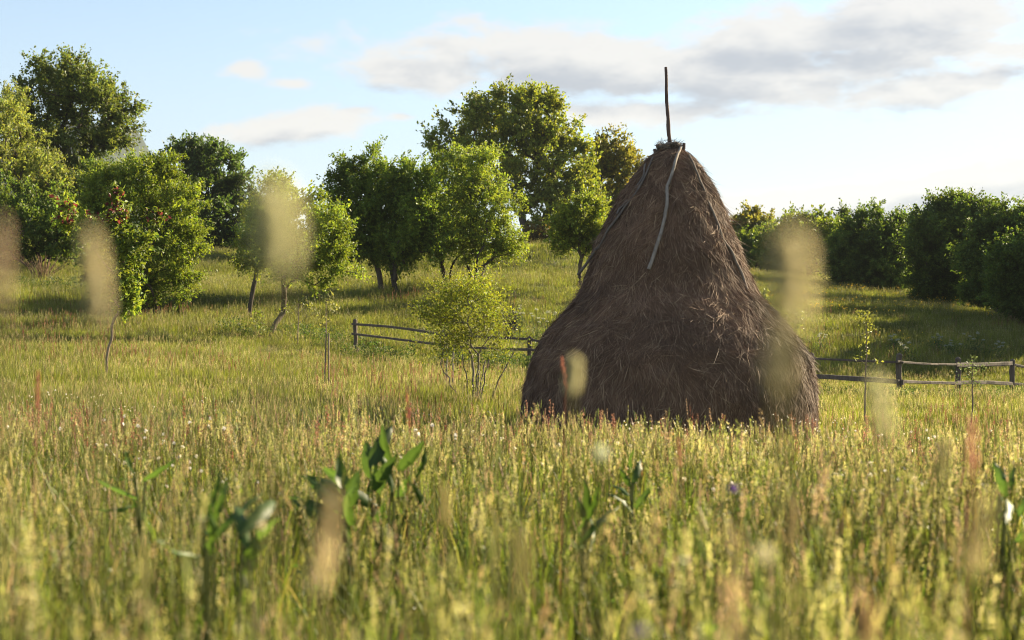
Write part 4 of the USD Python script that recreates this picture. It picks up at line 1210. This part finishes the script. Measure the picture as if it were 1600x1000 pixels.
# ------------------------------------------------------------------ tall stalks close by
def near_stalk(name, label, category, px, ytop, ybot, d, width_px, color, lean=0.0, seed=0, group=None, kind="spike", stem=(0.20, 0.19, 0.075)):
    """A stalk rooted in the ground with its head between two pixel rows."""
    r = np.random.default_rng(seed)
    tp, bt = at(px, ytop, d), at(px - lean, ybot, d)
    rootx = bt[0] - (tp[0] - bt[0]) * 0.6 + r.normal(0, 0.02)
    gzv = float(ground(rootx, d))
    x = thing(name, label, category, (rootx, d, gzv), group=group)
    o0 = np.array([rootx, d, gzv])
    tp, bt = tp - o0, bt - o0
    w = np.linspace(0, 1, 9)[:, None]
    P = np.array([0, 0, -0.02]) * (1 - w) ** 2 + 2 * np.array([bt[0] * 0.25, 0, bt[2] * 0.6]) * w * (1 - w) + bt * w * w
    V, Fc = tube(P, np.linspace(0.0022, 0.0013, 9), 5)
    part(x, "stem", V, Fc, HEAD, np.tile(np.array([stem]), (len(V), 1)), smooth=True)
    L = np.linalg.norm(tp - bt)
    ax = unit(tp - bt)
    R = width_px * (1.2 if kind == 'spike' else 1.1) * d / F * 0.5
    mb = MB()
    if kind in ("spike", "sorrel"):
        V, Fc, tc = spindle(bt, ax, L, R * (0.3 if kind == 'spike' else 0.16), 9, np.array(color), r)
        mb.add(V, Fc, tc)
        n = 640 if kind == "spike" else 130
        w2 = r.uniform(0, 1, n)
        o_ = unit(r.normal(0, 1, (n, 3)) * [1, 1, 0.6] + ax * 0.5)
        rr = R * np.interp(w2, [0, .15, .5, .85, 1], [.5, .9, 1, .7, .25])
        mb.add(*leaves(bt + ax * (w2 * L)[:, None] + o_ * rr[:, None] * 0.8, unit(o_ + ax * 0.8), min(0.009, R * 1.6), r, np.array([color]) * r.uniform(0.75, 1.25, (n, 1)), 0, 0.32))
    elif kind == "panicle":
        n = 150
        w2 = r.uniform(0, 1, n) ** 0.8
        o_ = unit(r.normal(0, 1, (n, 3)) * [1, 1, 0.35] + ax * 0.7)
        rr = R * (1 - 0.8 * w2) * r.uniform(0.15, 1, n)
        mb.add(*leaves(bt + ax * (w2 * L)[:, None] + o_ * rr[:, None], unit(o_ + ax), 0.009, r, np.array([color]) * r.uniform(0.75, 1.25, (n, 1)), 0, 0.35))
        for q_ in np.linspace(0.05, 0.9, 14):
            o2 = unit(r.normal(0, 1, 3) * [1, 1, 0.3] + ax * 0.6)
            V, Fc = tube([bt + ax * q_ * L, bt + ax * q_ * L + o2 * R * (1 - 0.8 * q_)], [0.0006, 0.0004], 3)
            mb.add(V, Fc, stem)
    elif kind == "globe":
        n = 260
        o_ = unit(r.normal(0, 1, (n, 3)))
        c = (bt + tp) / 2
        mb.add(*leaves(c + o_ * R * r.uniform(0.5, 1, (n, 1)), o_, R * 0.5, r, np.array([color]) * r.uniform(0.8, 1.15, (n, 1)), 0, 0.35))
    elif kind == "flower":
        n = 46
        o_ = unit(r.normal(0, 1, (n, 3)) * [1, 1, 0.6] + [0, 0, 0.35])
        c = (bt + tp) / 2
        mb.add(*leaves(c + o_ * R * 0.6, o_, R * 1.1, r, np.array([color]) * r.uniform(0.75, 1.2, (n, 1)), 0, 0.45))
    V, Fc, tc = mb.arrays()
    part(x, {"flower": "bloom", "globe": "seed_globe"}.get(kind, "seed_head"), V, Fc, HEAD, tc)
    return x


GN = "tall grass heads close to the camera"
STRAW, PALE, ROSE = (0.68, 0.62, 0.40), (0.70, 0.68, 0.45), (0.40, 0.20, 0.15)
for n_, a in enumerate([
    dict(label="broadest blurred yellow grass head before the leaning plum tree", px=428, ytop=295, ybot=415, d=0.50, width_px=46, color=PALE, lean=-6),
    dict(label="blurred tan grass head just left of the red-tipped sapling's stem", px=142, ytop=365, ybot=500, d=0.72, width_px=24, color=(0.66, 0.60, 0.40), lean=-14),
    dict(label="tallest blurred straw grass head right of the haystack against the row of trees", px=1238, ytop=372, ybot=505, d=0.55, width_px=38, color=(0.68, 0.62, 0.40), lean=4),
    dict(label="blurred straw grass head hanging over the haystack's right skirt", px=1224, ytop=528, ybot=600, d=0.62, width_px=26, color=STRAW, lean=10),
    dict(label="blurred pale yellow grass head below the slender sapling right of the haystack", px=1370, ytop=590, ybot=680, d=0.85, width_px=18, color=PALE, lean=-14),
    dict(label="blurred pink grass head cut by the left frame edge", px=2, ytop=345, ybot=480, d=0.70, width_px=16, color=(0.62, 0.52, 0.38), lean=2),
    dict(label="short cream grass head over the haystack's left foot", px=899, ytop=562, ybot=612, d=1.3, width_px=16, color=(0.58, 0.55, 0.34), lean=5),
    dict(label="tan grass head low at centre left of the haystack", px=690, ytop=760, ybot=820, d=1.6, width_px=12, color=(0.48, 0.42, 0.19), lean=-5),
    dict(label="orange tan blurred head at the lower right of the meadow", px=1352, ytop=938, ybot=1010, d=0.95, width_px=24, color=(0.50, 0.36, 0.19), lean=2),
    dict(label="buff blurred head right of the white globe in the lower meadow", px=1240, ytop=780, ybot=850, d=1.4, width_px=12, color=(0.46, 0.36, 0.2), lean=3),
    dict(label="pale straw head in the lower middle of the meadow", px=812, ytop=830, ybot=930, d=0.9, width_px=18, color=(0.43, 0.39, 0.17), lean=2),
    dict(label="pale blurred head near the right frame edge above the bottom", px=1475, ytop=690, ybot=745, d=1.3, width_px=14, color=(0.45, 0.41, 0.2), lean=4),
]):
    near_stalk("grass_stalk", category="grass stalk", seed=400 + n_, group=GN, **a)
near_stalk("grass_stalk", "large blurred brown pink grass panicle low left of the dock leaves", "grass stalk", 520, 775, 930, 0.85, 55, (0.52, 0.43, 0.26), 25, 430, GN, "panicle")
near_stalk("grass_stalk", "blurred straw grass panicle at the lower right edge", "grass stalk", 1540, 780, 900, 0.8, 50, (0.42, 0.36, 0.18), 20, 432, GN, "panicle")
near_stalk("sorrel_stalk", "rose red blurred sorrel spike near the right frame edge below the fence", "sorrel", 1518, 655, 740, 1.6, 13, ROSE, -2, 440, None, "sorrel", (0.3, 0.14, 0.1))
near_stalk("sorrel_stalk", "red sorrel spike beside the cream head at the haystack's left foot", "sorrel", 878, 558, 606, 5.0, 7, (0.34, 0.13, 0.09), -6, 441, None, "sorrel", (0.3, 0.14, 0.1))
near_stalk("sorrel_stalk", "dusky red sorrel spike between the dock leaves and the feathery shrub", "sorrel", 636, 616, 668, 6.0, 9, (0.34, 0.11, 0.08), -4, 442, None, "sorrel", (0.3, 0.14, 0.1))
near_stalk("sorrel_stalk", "brownish red sorrel spike in front of the haystack's right half", "sorrel", 1060, 685, 730, 3.5, 7, (0.33, 0.15, 0.1), -3, 443, None, "sorrel", (0.3, 0.14, 0.1))
near_stalk("sorrel_stalk", "red blurred spike in the shaded grass left of the sapling's foot", "sorrel", 60, 580, 640, 4.0, 9, (0.34, 0.12, 0.09), 2, 444, None, "sorrel", (0.3, 0.14, 0.1))
near_stalk("seed_globe_stalk", "white blurred seed globe on a slanting stem in the lower right meadow", "seed globe", 1196, 848, 884, 1.1, 26, (0.66, 0.62, 0.42), 4, 450, None, "globe", (0.3, 0.28, 0.14))
near_stalk("seed_globe_stalk", "grey white blurred seed globe below the haystack's middle", "seed globe", 940, 690, 725, 1.5, 22, (0.52, 0.55, 0.42), 1, 451, None, "globe")
near_stalk("seed_globe_stalk", "small cream seed globe low in the left middle grass", "seed globe", 408, 812, 830, 2.5, 14, (0.66, 0.60, 0.42), 1, 452, None, "globe")
near_stalk("violet_flower", "small violet flower below the haystack's right half", "wildflower", 1145, 755, 772, 2.8, 14, (0.19, 0.11, 0.36), 1, 460, None, "flower", (0.12, 0.16, 0.05))
near_stalk("violet_flower", "violet flower at the bottom edge of the meadow", "wildflower", 1003, 978, 1004, 1.2, 26, (0.21, 0.12, 0.38), 1, 461, None, "flower", (0.12, 0.16, 0.05))
